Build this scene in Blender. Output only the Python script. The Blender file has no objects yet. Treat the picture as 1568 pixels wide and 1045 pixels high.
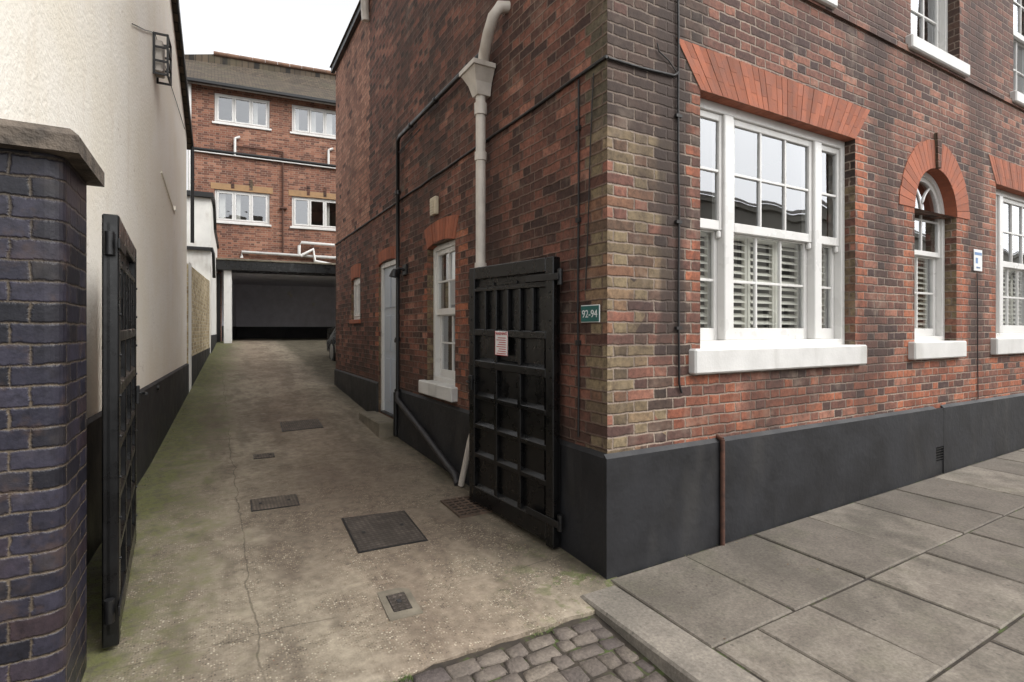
import bpy, math, random
from mathutils import Vector, Matrix
from mathutils import noise as mn
random.seed(7)
scene=bpy.context.scene
def lin(c):
    return tuple(((x/255)/12.92 if x/255<=.04045 else ((x/255+.055)/1.055)**2.4) for x in c)+(1,)
# ------------------------------------------------------------------ node helpers
class NT:
    def __init__(s,name):
        s.m=bpy.data.materials.new(name); s.m.use_nodes=True
        s.t=s.m.node_tree; s.t.nodes.clear()
        s.out=s.t.nodes.new('ShaderNodeOutputMaterial')
        s.p=s.t.nodes.new('ShaderNodeBsdfPrincipled')
        s.t.links.new(s.p.outputs[0],s.out.inputs[0])
    def n(s,ty,**k):
        x=s.t.nodes.new(ty)
        for a,b in k.items(): setattr(x,a,b)
        return x
    def set(s,sock,v):
        if isinstance(v,bpy.types.NodeSocket): s.t.links.new(v,sock)
        elif v is not None: sock.default_value=v
    def M(s,op,a,b=None,c=None,clamp=False):
        x=s.n('ShaderNodeMath',operation=op); x.use_clamp=clamp
        s.set(x.inputs[0],a); s.set(x.inputs[1],b)
        if c is not None: s.set(x.inputs[2],c)
        return x.outputs[0]
    def mr(s,v,a,b,c=0.0,d=1.0,smooth=True):
        x=s.n('ShaderNodeMapRange'); 
        if smooth: x.interpolation_type='SMOOTHSTEP'
        s.set(x.inputs[0],v)
        for i,q in zip((1,2,3,4),(a,b,c,d)): s.set(x.inputs[i],q)
        return x.outputs[0]
    def mix(s,f,a,b,mode='MIX'):
        x=s.n('ShaderNodeMix',data_type='RGBA',blend_type=mode)
        s.set(x.inputs[0],f); s.set(x.inputs[6],a); s.set(x.inputs[7],b)
        return x.outputs[2]
    def ramp(s,f,stops):
        x=s.n('ShaderNodeValToRGB'); cr=x.color_ramp
        while len(cr.elements)<len(stops): cr.elements.new(.5)
        for e,(p,c) in zip(cr.elements,stops): e.position=p; e.color=c
        s.set(x.inputs[0],f); return x.outputs[0]
    def noise(s,vec,scale,detail=3,rough=.55,out=0):
        x=s.n('ShaderNodeTexNoise'); s.set(x.inputs['Vector'],vec)
        x.inputs['Scale'].default_value=scale; x.inputs['Detail'].default_value=min(detail,3); x.inputs['Roughness'].default_value=rough
        return x.outputs[out]
    def pos(s): return s.n('ShaderNodeNewGeometry').outputs['Position']
    def bump(s,h,dist,strength=1.0,normal=None):
        x=s.n('ShaderNodeBump'); x.inputs['Strength'].default_value=strength; x.inputs['Distance'].default_value=dist
        s.set(x.inputs['Height'],h)
        if normal is not None: s.set(x.inputs['Normal'],normal)
        return x.outputs[0]
    def scalevec(s,v,sc):
        x=s.n('ShaderNodeVectorMath',operation='MULTIPLY'); s.set(x.inputs[0],v); x.inputs[1].default_value=sc; return x.outputs[0]
    def fin(s,col=None,rough=None,normal=None,metal=None,spec=None):
        s.set(s.p.inputs['Base Color'],col); s.set(s.p.inputs['Roughness'],rough)
        s.set(s.p.inputs['Normal'],normal) if normal is not None else None
        if metal is not None: s.set(s.p.inputs['Metallic'],metal)
        if spec is not None: s.p.inputs['Specular IOR Level'].default_value=spec
        return s.m

def paint(name,rgb,rough=.5,var=.12,scale=6,bumpd=.001,bscale=60,dirt=None,dirtamt=.3,metal=0,island=0):
    t=NT(name); P=t.pos(); c=lin(rgb)
    n=t.noise(P,scale,3,.6)
    dk=tuple(x*(1-var*1.6) for x in c[:3])+(1,); lt=tuple(min(1,x*(1+var)) for x in c[:3])+(1,)
    col=t.ramp(n,[(.3,dk),(.7,lt)])
    if island:
        g=t.n('ShaderNodeNewGeometry').outputs['Random Per Island']
        col=t.mix(island,col,t.ramp(g,[(0,tuple(x*.55 for x in c[:3])+(1,)),(1,tuple(min(1,x*1.35) for x in c[:3])+(1,))]))
    if dirt:
        d=t.noise(t.scalevec(P,(1,1,.35)),2.3,4,.7)
        col=t.mix(t.mr(d,.5,.75,0,dirtamt),col,lin(dirt))
    b=t.noise(P,bscale,2,.6)
    r=t.mr(n,.3,.7,rough-.07,rough+.1)
    return t.fin(col,r,t.bump(b,bumpd),metal)

def brickmat(name,ramp,mortar,zones=(),L=.225,H=.0705,gap=.010,soot=None,sootamt=.5,sootthr=(.5,.7),varlow=.35,efflo=0,bd=.006,rough=.85,extra=None,hi=True):
    t=NT(name); P=t.pos()
    uv=t.n('ShaderNodeUVMap').outputs[0]
    sp=t.n('ShaderNodeSeparateXYZ')
    dn=t.n('ShaderNodeTexNoise'); t.set(dn.inputs['Vector'],P); dn.inputs['Scale'].default_value=11; dn.inputs['Detail'].default_value=1
    vm=t.n('ShaderNodeVectorMath',operation='MULTIPLY_ADD'); t.set(vm.inputs[0],dn.outputs['Color']); vm.inputs[1].default_value=(.018,.014,0); t.set(vm.inputs[2],uv)
    t.set(sp.inputs[0],vm.outputs[0]); u=sp.outputs[0]; v=sp.outputs[1]
    M=t.M
    vh=M('DIVIDE',v,H); row=M('FLOOR',vh); fv=M('SUBTRACT',vh,row); dz=M('MULTIPLY',M('MINIMUM',fv,M('SUBTRACT',1.0,fv)),H)
    par=M('SUBTRACT',row,M('MULTIPLY',M('FLOOR',M('MULTIPLY',row,.5)),2.0))
    Pp=1.5*L; sh=M('MULTIPLY',par,Pp/2); x=M('ADD',u,sh)
    cell=M('FLOOR',M('DIVIDE',x,Pp)); c0=M('MULTIPLY',cell,Pp); fx=M('SUBTRACT',x,c0)
    hdr=M('GREATER_THAN',fx,L)
    dx=M('MINIMUM',M('MINIMUM',fx,M('ABSOLUTE',M('SUBTRACT',fx,L))),M('SUBTRACT',Pp,fx))
    bx=M('SUBTRACT',M('ADD',c0,M('ADD',L/2,M('MULTIPLY',hdr,.75*L))),sh)
    idx=M('ADD',M('MULTIPLY',cell,2.0),hdr)
    bz=M('MULTIPLY',M('ADD',row,.5),H)
    d=M('MINIMUM',dx,dz)
    fine=t.noise(P,42,3 if hi else 1,.7)
    d2=M('ADD',d,M('MULTIPLY',M('SUBTRACT',fine,.5),.016))
    face=t.mr(d2,gap/2-.003,gap/2+.0035)
    cv=t.n('ShaderNodeCombineXYZ'); t.set(cv.inputs[0],idx); t.set(cv.inputs[1],row)
    wn=t.n('ShaderNodeTexWhiteNoise',noise_dimensions='2D'); t.set(wn.inputs[0],cv.outputs[0]); r1=wn.outputs['Value']
    sc=t.n('ShaderNodeSeparateColor'); t.set(sc.inputs[0],wn.outputs['Color']); r2=sc.outputs[1]; r3=sc.outputs[2]
    low=t.noise(P,.9,3,.6)
    rv=M('ADD',r1,M('MULTIPLY',M('SUBTRACT',low,.5),varlow*2),clamp=True)
    rv=M('SUBTRACT',rv,M('MULTIPLY',hdr,.12),clamp=True)
    col=t.ramp(rv,ramp)
    if zones:
        zn=M('SUBTRACT',t.noise(P,1.7,2),.5)
    for z in zones:
        bxx,bzz=bx,bz
        if z.get('wob'):
            e=M('MULTIPLY',zn,z['wob']); bxx=M('ADD',bx,e); bzz=M('ADD',bz,e)
        m=M('MULTIPLY',M('MULTIPLY',M('GREATER_THAN',bxx,z['a'][0]),M('LESS_THAN',bxx,z['a'][1])),M('MULTIPLY',M('GREATER_THAN',bzz,z['z'][0]),M('LESS_THAN',bzz,z['z'][1])))
        m=M('MULTIPLY',m,M('LESS_THAN',r3,z.get('p',1.0)))
        col=t.mix(m,col,t.ramp(r2,z['ramp']))
    if hi:
        mott=t.noise(P,22,3,.75)
        col=t.mix(1.0,col,t.ramp(mott,[(.3,(.55,.54,.55,1)),(.5,(1,1,1,1)),(.72,(1.45,1.4,1.36,1))]),'MULTIPLY')
    mcol=t.mix(t.mr(low,.35,.65),lin(mortar[0]),lin(mortar[1]))
    col=t.mix(face,mcol,col)
    if soot:
        s1=t.noise(t.scalevec(P,(1,1,.4)),1.1,3,.7)
        col=t.mix(t.mr(s1,sootthr[0],sootthr[1],0,sootamt),col,lin(soot))
    if efflo:
        s2=t.noise(P,3.1,3,.75)
        col=t.mix(t.mr(s2,.52,.74,0,efflo),col,lin((158,142,126)))
        s3=t.noise(P,7.5,3,.75)
        col=t.mix(t.mr(s3,.54,.7,0,.5),col,lin((70,56,50)))
    if extra: col=extra(t,col,P)
    h=M('ADD',t.mr(d2,gap/2-.004,gap/2+.006),M('MULTIPLY',fine,.4))
    return t.fin(col,rough,t.bump(h,bd),spec=.3)

# ------------------------------------------------------------------ mesh builder
class MB:
    def __init__(s,mapf=None): s.v=[];s.f=[];s.mi=[];s.mats=[];s.map=mapf or (lambda a,o,z:(a,o,z)); s.sm=[]
    def mat(s,m):
        if m not in s.mats: s.mats.append(m)
        return s.mats.index(m)
    def poly(s,pts,m,smooth=False,raw=False):
        b=len(s.v); s.v+= [tuple(p) if raw else s.map(*p) for p in pts]; s.f.append(list(range(b,b+len(pts)))); s.mi.append(s.mat(m)); s.sm.append(smooth)
    def solid(s,vs,fs,m,smooth=False,raw=False):
        b=len(s.v); s.v+=[tuple(p) if raw else s.map(*p) for p in vs]
        k=s.mat(m)
        for f in fs: s.f.append([b+i for i in f]); s.mi.append(k); s.sm.append(smooth)
    def box(s,a0,a1,o0,o1,z0,z1,m,bev=0):
        if bev>0:
            A=(a0,a1);O=(o0,o1);Z=(z0,z1);b=bev; vs=[];ix={}
            for i in (0,1):
                for j in (0,1):
                    for k in (0,1):
                        sa=(1 if i==0 else -1)*b; so=(1 if j==0 else -1)*b; sz=(1 if k==0 else -1)*b
                        ix[i,j,k,'a']=len(vs); vs.append((A[i],O[j]+so,Z[k]+sz))
                        ix[i,j,k,'o']=len(vs); vs.append((A[i]+sa,O[j],Z[k]+sz))
                        ix[i,j,k,'z']=len(vs); vs.append((A[i]+sa,O[j]+so,Z[k]))
            fs=[]
            for i in (0,1): fs.append([ix[i,0,0,'a'],ix[i,1,0,'a'],ix[i,1,1,'a'],ix[i,0,1,'a']])
            for j in (0,1): fs.append([ix[0,j,0,'o'],ix[1,j,0,'o'],ix[1,j,1,'o'],ix[0,j,1,'o']])
            for k in (0,1): fs.append([ix[0,0,k,'z'],ix[1,0,k,'z'],ix[1,1,k,'z'],ix[0,1,k,'z']])
            for j in (0,1):
                for k in (0,1): fs.append([ix[0,j,k,'o'],ix[1,j,k,'o'],ix[1,j,k,'z'],ix[0,j,k,'z']])
            for i in (0,1):
                for k in (0,1): fs.append([ix[i,0,k,'a'],ix[i,1,k,'a'],ix[i,1,k,'z'],ix[i,0,k,'z']])
                for j in (0,1): fs.append([ix[i,j,0,'a'],ix[i,j,1,'a'],ix[i,j,1,'o'],ix[i,j,0,'o']])
            for i in (0,1):
                for j in (0,1):
                    for k in (0,1): fs.append([ix[i,j,k,'a'],ix[i,j,k,'o'],ix[i,j,k,'z']])
            s.solid(vs,fs,m); return
        vs=[(a,o,z) for a in (a0,a1) for o in (o0,o1) for z in (z0,z1)]
        s.solid(vs,[(0,1,3,2),(4,6,7,5),(0,4,5,1),(2,3,7,6),(0,2,6,4),(1,5,7,3)],m)
    def prism(s,pts,o0,o1,m):
        n=len(pts); vs=[(a,o0,z) for a,z in pts]+[(a,o1,z) for a,z in pts]
        fs=[list(range(n)),list(range(2*n-1,n-1,-1))]+[(i,(i+1)%n,n+(i+1)%n,n+i) for i in range(n)]
        s.solid(vs,fs,m)
    def pipe(s,pts,r,m,n=10,r2=None):
        P=[Vector(s.map(*p)) for p in pts]; rings=[]
        for i,p in enumerate(P):
            d=(P[min(i+1,len(P)-1)]-P[max(i-1,0)]).normalized()
            up=Vector((0,0,1)) if abs(d.z)<.9 else Vector((1,0,0))
            x=d.cross(up).normalized(); y=d.cross(x)
            rr=r if r2 is None else r+(r2-r)*i/(len(P)-1)
            rings.append([p+x*math.cos(2*math.pi*k/n)*rr+y*math.sin(2*math.pi*k/n)*rr for k in range(n)])
        vs=[v for g in rings for v in g]; fs=[]
        for i in range(len(P)-1):
            for k in range(n): fs.append((i*n+k,i*n+(k+1)%n,(i+1)*n+(k+1)%n,(i+1)*n+k))
        s.solid(vs,fs,m,True,True)
        s.solid(rings[0],[list(range(n))],m,False,True); s.solid(rings[-1],[list(range(n))],m,False,True)
    def build(s,name,parent=None,recalc=True):
        me=bpy.data.meshes.new(name); me.from_pydata(s.v,[],s.f); 
        for m in s.mats: me.materials.append(m)
        me.polygons.foreach_set('material_index',s.mi); me.polygons.foreach_set('use_smooth',s.sm)
        if recalc:
            import bmesh
            bm=bmesh.new(); bm.from_mesh(me); bmesh.ops.recalc_face_normals(bm,faces=bm.faces); bm.to_mesh(me); bm.free()
        me.update()
        ul=me.uv_layers.new(name='UVMap'); data=ul.data
        for p in me.polygons:
            n=p.normal; ax,ay,az=abs(n.x),abs(n.y),abs(n.z)
            for li in p.loop_indices:
                c=me.vertices[me.loops[li].vertex_index].co
                data[li].uv=(c.x,c.y) if az>max(ax,ay) else ((c.y,c.z) if ax>ay else (c.x,c.z))
        ob=bpy.data.objects.new(name,me); bpy.context.collection.objects.link(ob)
        if parent: ob.parent=parent
        return ob
def empty(name):
    e=bpy.data.objects.new(name,None); bpy.context.collection.objects.link(e); return e
FR=lambda a,o,z:(a,-o,z)
SD=lambda a,o,z:(-o,a,z)
def wall(mb,a0,a1,z0,z1,ops,m,reveal=.2,rm=None,o=0):
    As=sorted({a0,a1}|{x for q in ops for x in q[:2] if a0<x<a1}); Zs=sorted({z0,z1}|{x for q in ops for x in q[2:4] if z0<x<z1})
    for i in range(len(As)-1):
        for j in range(len(Zs)-1):
            ca=(As[i]+As[i+1])/2; cz=(Zs[j]+Zs[j+1])/2
            if any(q[0]<ca<q[1] and q[2]<cz<q[3] for q in ops): continue
            mb.poly([(As[i],o,Zs[j]),(As[i+1],o,Zs[j]),(As[i+1],o,Zs[j+1]),(As[i],o,Zs[j+1])],m)
    rm=rm or m
    for q in ops:
        b0,b1,c0,c1=q[:4]; r=o-reveal
        mb.poly([(b0,o,c0),(b0,r,c0),(b0,r,c1),(b0,o,c1)],rm); mb.poly([(b1,o,c0),(b1,r,c0),(b1,r,c1),(b1,o,c1)],rm)
        mb.poly([(b0,o,c0),(b1,o,c0),(b1,r,c0),(b0,r,c0)],rm)
        if len(q)<5: mb.poly([(b0,o,c1),(b1,o,c1),(b1,r,c1),(b0,r,c1)],rm)

# ------------------------------------------------------------------ materials
R=lambda *s:[(p,lin(c)) for p,c in s]
red=R((0,(70,55,52)),(.2,(88,64,57)),(.5,(112,76,65)),(.8,(130,88,73)),(1,(152,106,88)))
sidered=R((0,(60,44,39)),(.25,(80,55,47)),(.55,(102,67,56)),(.85,(120,78,64)),(1,(142,98,82)))
buff=R((0,(92,79,63)),(.4,(114,99,77)),(.75,(130,115,90)),(.9,(118,86,67)),(1,(80,67,56)))
sooty=R((0,(54,46,42)),(.5,(74,60,53)),(1,(94,73,62)))
orange=R((0,(114,70,55)),(.5,(142,86,65)),(.85,(160,99,73)),(1,(102,66,54)))
grey_b=R((0,(76,69,57)),(.6,(94,85,68)),(1,(82,66,53)))
def stains_front(t,col,P):
    sp=t.n('ShaderNodeSeparateXYZ'); t.set(sp.inputs[0],P); x=sp.outputs[0]; z=sp.outputs[2]
    w=t.M('MULTIPLY',t.M('SUBTRACT',t.noise(t.scalevec(P,(1,1,.4)),5,4),.5),.3)
    xx=t.M('ADD',x,w)
    for c,wd,k,z0,z1 in ((.54,.16,.8,1.0,9),(5.05,.28,.6,.8,9),(3.2,.22,.45,1.6,9),(.80,.10,.35,.8,3)):
        d=t.M('ABSOLUTE',t.M('SUBTRACT',xx,c))
        m=t.M('MULTIPLY',t.mr(d,wd*.45,wd,k,0),t.mr(z,z0,z0+.6))
        col=t.mix(m,col,lin((60,51,47)))
    up=t.M('MULTIPLY',t.mr(xx,1.0,.2,0,.5),t.mr(z,2.5,3.0)); col=t.mix(up,col,lin((66,55,50)))
    hi_=t.mr(t.M('ADD',z,w),3.5,4.3,0,.35); return t.mix(hi_,col,lin((84,64,58)))
def stains_side(t,col,P):
    sp=t.n('ShaderNodeSeparateXYZ'); t.set(sp.inputs[0],P); y=sp.outputs[1]; z=sp.outputs[2]
    w=t.M('MULTIPLY',t.M('SUBTRACT',t.noise(t.scalevec(P,(1,1,.4)),4,4),.5),.5)
    m=t.mr(t.M('ABSOLUTE',t.M('SUBTRACT',t.M('ADD',y,w),1.55)),.05,.5,.4,0)
    col=t.mix(m,col,lin((62,45,39)))
    m=t.mr(t.M('ADD',z,w),1.35,.75,0,.4); return t.mix(m,col,lin((70,54,46)))
B=dict(
 front=brickmat('weathered_front_brick',red,((122,108,97),(150,135,121)),gap=.010,soot=(62,52,48),sootamt=.6,sootthr=(.46,.65),efflo=.35,extra=stains_front,zones=[
   dict(a=(-1,.95),z=(2.55,20),ramp=sooty,p=.9,wob=.5),
   dict(a=(-1,.45),z=(-1,2.74),ramp=buff,p=.84,wob=.16),
   dict(a=(.3,1.0),z=(.7,2.6),ramp=sooty,p=.42,wob=.3),
   dict(a=(.5,20),z=(.7,1.17),ramp=orange,p=.6,wob=.25),
   dict(a=(.68,.82),z=(1.2,3.2),ramp=orange,p=.55),dict(a=(2.72,2.93),z=(1.2,3.2),ramp=orange,p=.9),
   dict(a=(3.5,3.75),z=(1.2,2.8),ramp=orange,p=.85),dict(a=(4.6,4.85),z=(1.2,2.8),ramp=orange,p=.9),
   dict(a=(5.36,5.58),z=(1.2,3.2),ramp=orange,p=.85)]),
 side=brickmat('weathered_side_brick',sidered,((98,80,69),(118,99,87)),gap=.009,soot=(58,46,40),sootamt=.55,sootthr=(.48,.7),efflo=.25,extra=stains_side,zones=[
   dict(a=(-1,.23),z=(2.75,20),ramp=grey_b,p=.95),
   dict(a=(-1,.2),z=(-1,2.75),ramp=buff,p=.9),
   dict(a=(2.1,2.33),z=(.8,2.5),ramp=orange,p=.6),dict(a=(3.09,3.3),z=(.8,2.5),ramp=orange,p=.6),
   dict(a=(5.62,9),z=(3.15,9),ramp=R((0,(124,88,73)),(.5,(156,110,91)),(1,(172,128,107))),p=.96),
   dict(a=(5.1,5.3),z=(.5,2.5),ramp=orange,p=.7)]),
 back=brickmat('red_stock_brick',R((0,(94,64,55)),(.4,(122,82,67)),(.8,(142,97,78)),(1,(156,114,94))),((136,118,104),(150,132,116)),gap=.010,soot=(80,60,52),sootamt=.35,bd=.003,hi=False),
 yellow=brickmat('yellow_stock_brick',R((0,(150,132,100)),(.5,(186,168,132)),(1,(206,190,156))),((190,180,158),(206,198,180)),soot=(110,96,78),sootamt=.4,efflo=.4,hi=False),
 blue=brickmat('blue_engineering_brick',R((0,(25,25,31)),(.4,(36,35,45)),(.75,(50,48,59)),(1,(50,40,44))),((66,58,49),(94,83,70)),gap=.0065,L=.235,H=.0765,varlow=.5,bd=.004,rough=.42,soot=(38,35,38),sootamt=.5,efflo=.08),
)
orangevous=paint('rubbed_orange_brick',(152,90,66),.85,.25,12,.0018,90,dirt=(86,62,52),dirtamt=.5,island=.5)
mortarm=paint('lime_mortar',(140,120,102),.95,.15,10)
white=paint('white_gloss_paint',(212,210,206),.32,.03,4,.0004,30,dirt=(176,170,158),dirtamt=.25)
sillw=paint('white_masonry_paint',(204,202,198),.55,.06,5,.0015,50,dirt=(136,131,122),dirtamt=.5)
pvc=paint('off_white_pipe_paint',(196,188,178),.45,.08,8,.0008,40,dirt=(124,108,92),dirtamt=.65)
plinthm=paint('black_plinth_paint',(26,26,29),.62,.25,2.5,.004,14,dirt=(52,50,48),dirtamt=.5)
blackp=paint('black_gloss_paint',(10,10,11),.3,.12,9,.0006,16,dirt=(30,28,26),dirtamt=.12)
ironb=paint('black_iron',(20,20,21),.42,.2,12,.001,40)
rust=paint('rusty_pipe',(80,52,40),.8,.3,20,.002,50)
cablem=paint('cable_black',(32,29,28),.6,.2,20)
def covermat(name,rgb,sc):
    t=NT(name); P=t.pos(); sp=t.n('ShaderNodeSeparateXYZ'); t.set(sp.inputs[0],P)
    a=t.M('SINE',t.M('MULTIPLY',t.M('ADD',sp.outputs[0],sp.outputs[1]),sc)); b=t.M('SINE',t.M('MULTIPLY',t.M('SUBTRACT',sp.outputs[0],sp.outputs[1]),sc))
    h=t.mr(t.M('MULTIPLY',a,b),-.1,.35)
    c=lin(rgb); n=t.noise(P,9,4,.7)
    col=t.mix(t.mr(n,.4,.7),tuple(x*.7 for x in c[:3])+(1,),tuple(x*1.4 for x in c[:3])+(1,))
    col=t.mix(t.mr(h,0,1,.55,0),col,lin((52,47,40)))
    return t.fin(col,.6,t.bump(h,.004),.2)
cover=covermat('cast_iron_cover',(82,74,68),90)
cover2=covermat('cast_iron_cover_worn',(100,90,80),120)
def mk_render():
    t=NT('cream_render'); P=t.pos()
    n=t.noise(P,1.2,4,.6); n2=t.noise(t.scalevec(P,(2,2,.35)),2.2,4,.7); n3=t.noise(P,9,4,.7)
    col=t.mix(t.mr(n,.3,.7),lin((247,240,224)),lin((252,247,236)))
    col=t.mix(t.mr(n2,.54,.8,0,.35),col,lin((226,212,190)))
    col=t.mix(t.mr(n3,.66,.74,0,.4),col,lin((190,174,150)))
    sp=t.n('ShaderNodeSeparateXYZ'); t.set(sp.inputs[0],P)
    low=t.mr(t.M('ADD',sp.outputs[2],t.M('MULTIPLY',n2,.8)),1.2,2.1,.35,0)
    col=t.mix(low,col,lin((226,208,186)))
    v=t.n('ShaderNodeTexVoronoi',feature='DISTANCE_TO_EDGE'); 
    dv=t.n('ShaderNodeVectorMath',operation='ADD'); t.set(dv.inputs[0],P); t.set(dv.inputs[1],t.noise(P,2.5,4,.6,1)); t.set(v.inputs['Vector'],dv.outputs[0]); v.inputs['Scale'].default_value=.55
    cr=t.mr(v.outputs[0],.0,.005,.4,0)
    cr=t.M('MULTIPLY',cr,t.mr(n,.52,.62))
    col=t.mix(cr,col,lin((170,152,128)))
    h=t.M('ADD',t.noise(P,30,2,.65),t.M('MULTIPLY',n,1.2))
    return t.fin(col,.8,t.bump(h,.005),spec=.3)
render_c=mk_render()
whitewall=paint('white_painted_render',(226,224,218),.8,.06,2,.004,20,dirt=(166,156,142),dirtamt=.5)
def mk_tile():
    t=NT('brown_roof_tiles'); uv=t.n('ShaderNodeUVMap').outputs[0]
    b=t.n('ShaderNodeTexBrick'); t.set(b.inputs['Vector'],uv); b.inputs['Scale'].default_value=1; b.inputs['Brick Width'].default_value=.2; b.inputs['Row Height'].default_value=.12; b.inputs['Mortar Size'].default_value=.010
    b.inputs['Color1'].default_value=lin((64,55,45)); b.inputs['Color2'].default_value=lin((86,74,60)); b.inputs['Mortar'].default_value=lin((34,30,26))
    n=t.noise(t.pos(),1.5,4,.6)
    col=t.mix(t.mr(n,.45,.7,0,.4),b.outputs[0],lin((76,72,54)))
    return t.fin(col,.9,t.bump(b.outputs['Fac'],-.02))
tile=mk_tile()
def glassmat(name,tint=(.86,.88,.87,1),base=.19):
    t=NT(name); t.t.nodes.remove(t.p); P=t.pos()
    lw=t.n('ShaderNodeLayerWeight'); lw.inputs[0].default_value=.5
    nb=t.bump(t.noise(P,1.7,1),.008)
    g=t.n('ShaderNodeBsdfGlossy'); g.inputs['Roughness'].default_value=.012; g.inputs['Color'].default_value=(.95,.97,1,1); t.set(g.inputs['Normal'],nb)
    tr=t.n('ShaderNodeBsdfTransparent'); tr.inputs[0].default_value=tint
    fac=t.M('ADD',t.M('MULTIPLY',t.M('POWER',lw.outputs['Facing'],4.0),1.3),base,clamp=True)
    mx=t.n('ShaderNodeMixShader'); t.set(mx.inputs[0],fac); t.set(mx.inputs[1],tr.outputs[0]); t.set(mx.inputs[2],g.outputs[0])
    t.set(t.out.inputs[0],mx.outputs[0]); return t.m
glass=glassmat('window_glass')
room=paint('room_plaster',(136,132,125),.9,.1,2)
roomd=paint('dark_interior',(50,48,48),.9,.2,2)
blindm=paint('white_shutter_paint',(230,226,216),.45,.03,4)
curt=paint('net_curtain',(206,202,196),.9,.1,5)

# ------------------------------------------------------------------ levels
def prof(y):
    if y<0: return .01*y
    if y<4: return .03*y
    if y<17: return .12+(y-4)*.0767
    return .12+13*.0767
def pz(x,y): return .0175*max(min(x,14),0)+.012*min(0,y)
def sz(x,y): return -.026-.078*max(0,min(1.6,-.24-y))+.012*mn.noise(Vector((x*2,y*2,5)))

# ------------------------------------------------------------------ windows
def sash(mb,a0,a1,z0,z1,of,cols,rows,st=.045,bar=.02,mid=None,bot=.07,top=.05):
    d=.035
    mb.box(a0,a0+st,of-d,of,z0,z1,white,.004); mb.box(a1-st,a1,of-d,of,z0,z1,white,.004)
    mb.box(a0+st,a1-st,of-d,of-.001,z0,z0+bot,white,.004); mb.box(a0+st,a1-st,of-d,of-.001,z1-top,z1,white,.004)
    ga0,ga1,gz0,gz1=a0+st,a1-st,z0+bot,z1-top
    for i in range(1,cols):
        x=ga0+(ga1-ga0)*i/cols; mb.box(x-bar/2,x+bar/2,of-d+.005,of-.004,gz0,gz1,white,.003)
    for j in range(1,rows):
        z=gz0+(gz1-gz0)*j/rows; mb.box(ga0,ga1,of-d+.008,of-.006,z-bar/2,z+bar/2,white,.003)
    for i in range(cols):
        for j in range(rows):
            x0=ga0+(ga1-ga0)*i/cols; x1=ga0+(ga1-ga0)*(i+1)/cols; y0=gz0+(gz1-gz0)*j/rows; y1=gz0+(gz1-gz0)*(j+1)/rows
            t=[random.uniform(-.0015,.0015) for _ in range(3)]
            mb.poly([(x0,of-.02+t[0],y0),(x1,of-.02+t[1],y0),(x1,of-.02+t[1]+t[2],y1),(x0,of-.02+t[0]+t[2],y1)],glass)
def shutters(mb,a0,a1,z0,z1,o,n):
    w=(a1-a0)/n
    for i in range(n):
        b0=a0+i*w+.004; b1=a0+(i+1)*w-.004
        mb.box(b0,b0+.03,o-.03,o,z0,z1,blindm); mb.box(b1-.03,b1,o-.03,o,z0,z1,blindm)
        mb.box(b0+.03,b1-.03,o-.028,o-.002,z0,z0+.05,blindm); mb.box(b0+.03,b1-.03,o-.028,o-.002,z1-.05,z1,blindm)
        k=int((z1-z0-.1)/.052)
        for j in range(k):
            zc=z0+.05+(j+.5)*(z1-z0-.1)/k
            mb.solid([(b0+.031,o-.04,zc+.013),(b1-.031,o-.04,zc+.013),(b1-.031,o+.008,zc-.013),(b0+.031,o+.008,zc-.013),
                      (b0+.031,o-.04,zc+.020),(b1-.031,o-.04,zc+.020),(b1-.031,o+.008,zc-.006),(b0+.031,o+.008,zc-.006)],
                     [(0,1,2,3),(4,5,6,7),(0,1,5,4),(1,2,6,5),(2,3,7,6),(3,0,4,7)],blindm)
def roombox(mb,a0,a1,z0,z1,o0,o1,m):
    mb.poly([(a0,o1,z0),(a1,o1,z0),(a1,o1,z1),(a0,o1,z1)],m)
    mb.poly([(a0,o0,z0),(a0,o1,z0),(a0,o1,z1),(a0,o0,z1)],m); mb.poly([(a1,o0,z0),(a1,o1,z0),(a1,o1,z1),(a1,o0,z1)],m)
    mb.poly([(a0,o0,z0),(a1,o0,z0),(a1,o1,z0),(a0,o1,z0)],m); mb.poly([(a0,o0,z1),(a1,o0,z1),(a1,o1,z1),(a0,o1,z1)],m)
def tripartite(a0,a1,z0,z1,name,parent):
    mb=MB(FR); f=.055
    mb.box(a0+.002,a0+f,-.2,-.085,z0,z1-.001,white,.004); mb.box(a1-f,a1-.002,-.2,-.085,z0,z1-.001,white,.004)
    mb.box(a0+f,a1-f,-.2,-.086,z1-.07,z1-.001,white,.004); mb.box(a0+f,a1-f,-.2,-.075,z0,z0+.06,white,.004)
    s=.40; m1=a0+s; m2=a1-s
    for m in (m1,m2): mb.box(m-.05,m+.05,-.2,-.08,z0+.06,z1-.07,white,.006)
    zz0=z0+.06; zz1=z1-.07; zm=(zz0+zz1)/2
    for b0,b1,c in ((a0+f,m1-.05,1),(m1+.05,m2-.05,3),(m2+.05,a1-f,1)):
        sash(mb,b0,b1,zm-.02,zz1,-.105,c,2,st=.04 if c>1 else .03)
        sash(mb,b0,b1,zz0,zm+.02,-.145,c,2,st=.045 if c>1 else .035,bot=.09)
        for x in (b0+.02,b1-.02): mb.box(x-.018,x+.018,-.138,-.106,zm-.075,zm-.021,white,.008)
        n=3 if c>1 else 1
        shutters(mb,b0-.01,b1+.01,zz0,zm,-.215,n)
    roombox(mb,a0-.3,a1+.3,z0-.5,z1+.1,-.21,-3.2,room)
    mb.box(a0+.3,a0+.9,-3.1,-2.8,1.6,2.7,roomd); mb.box(a1-.6,a1-.2,-3.19,-3.17,1.9,2.6,curt)
    mb.build(name,parent)
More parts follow.
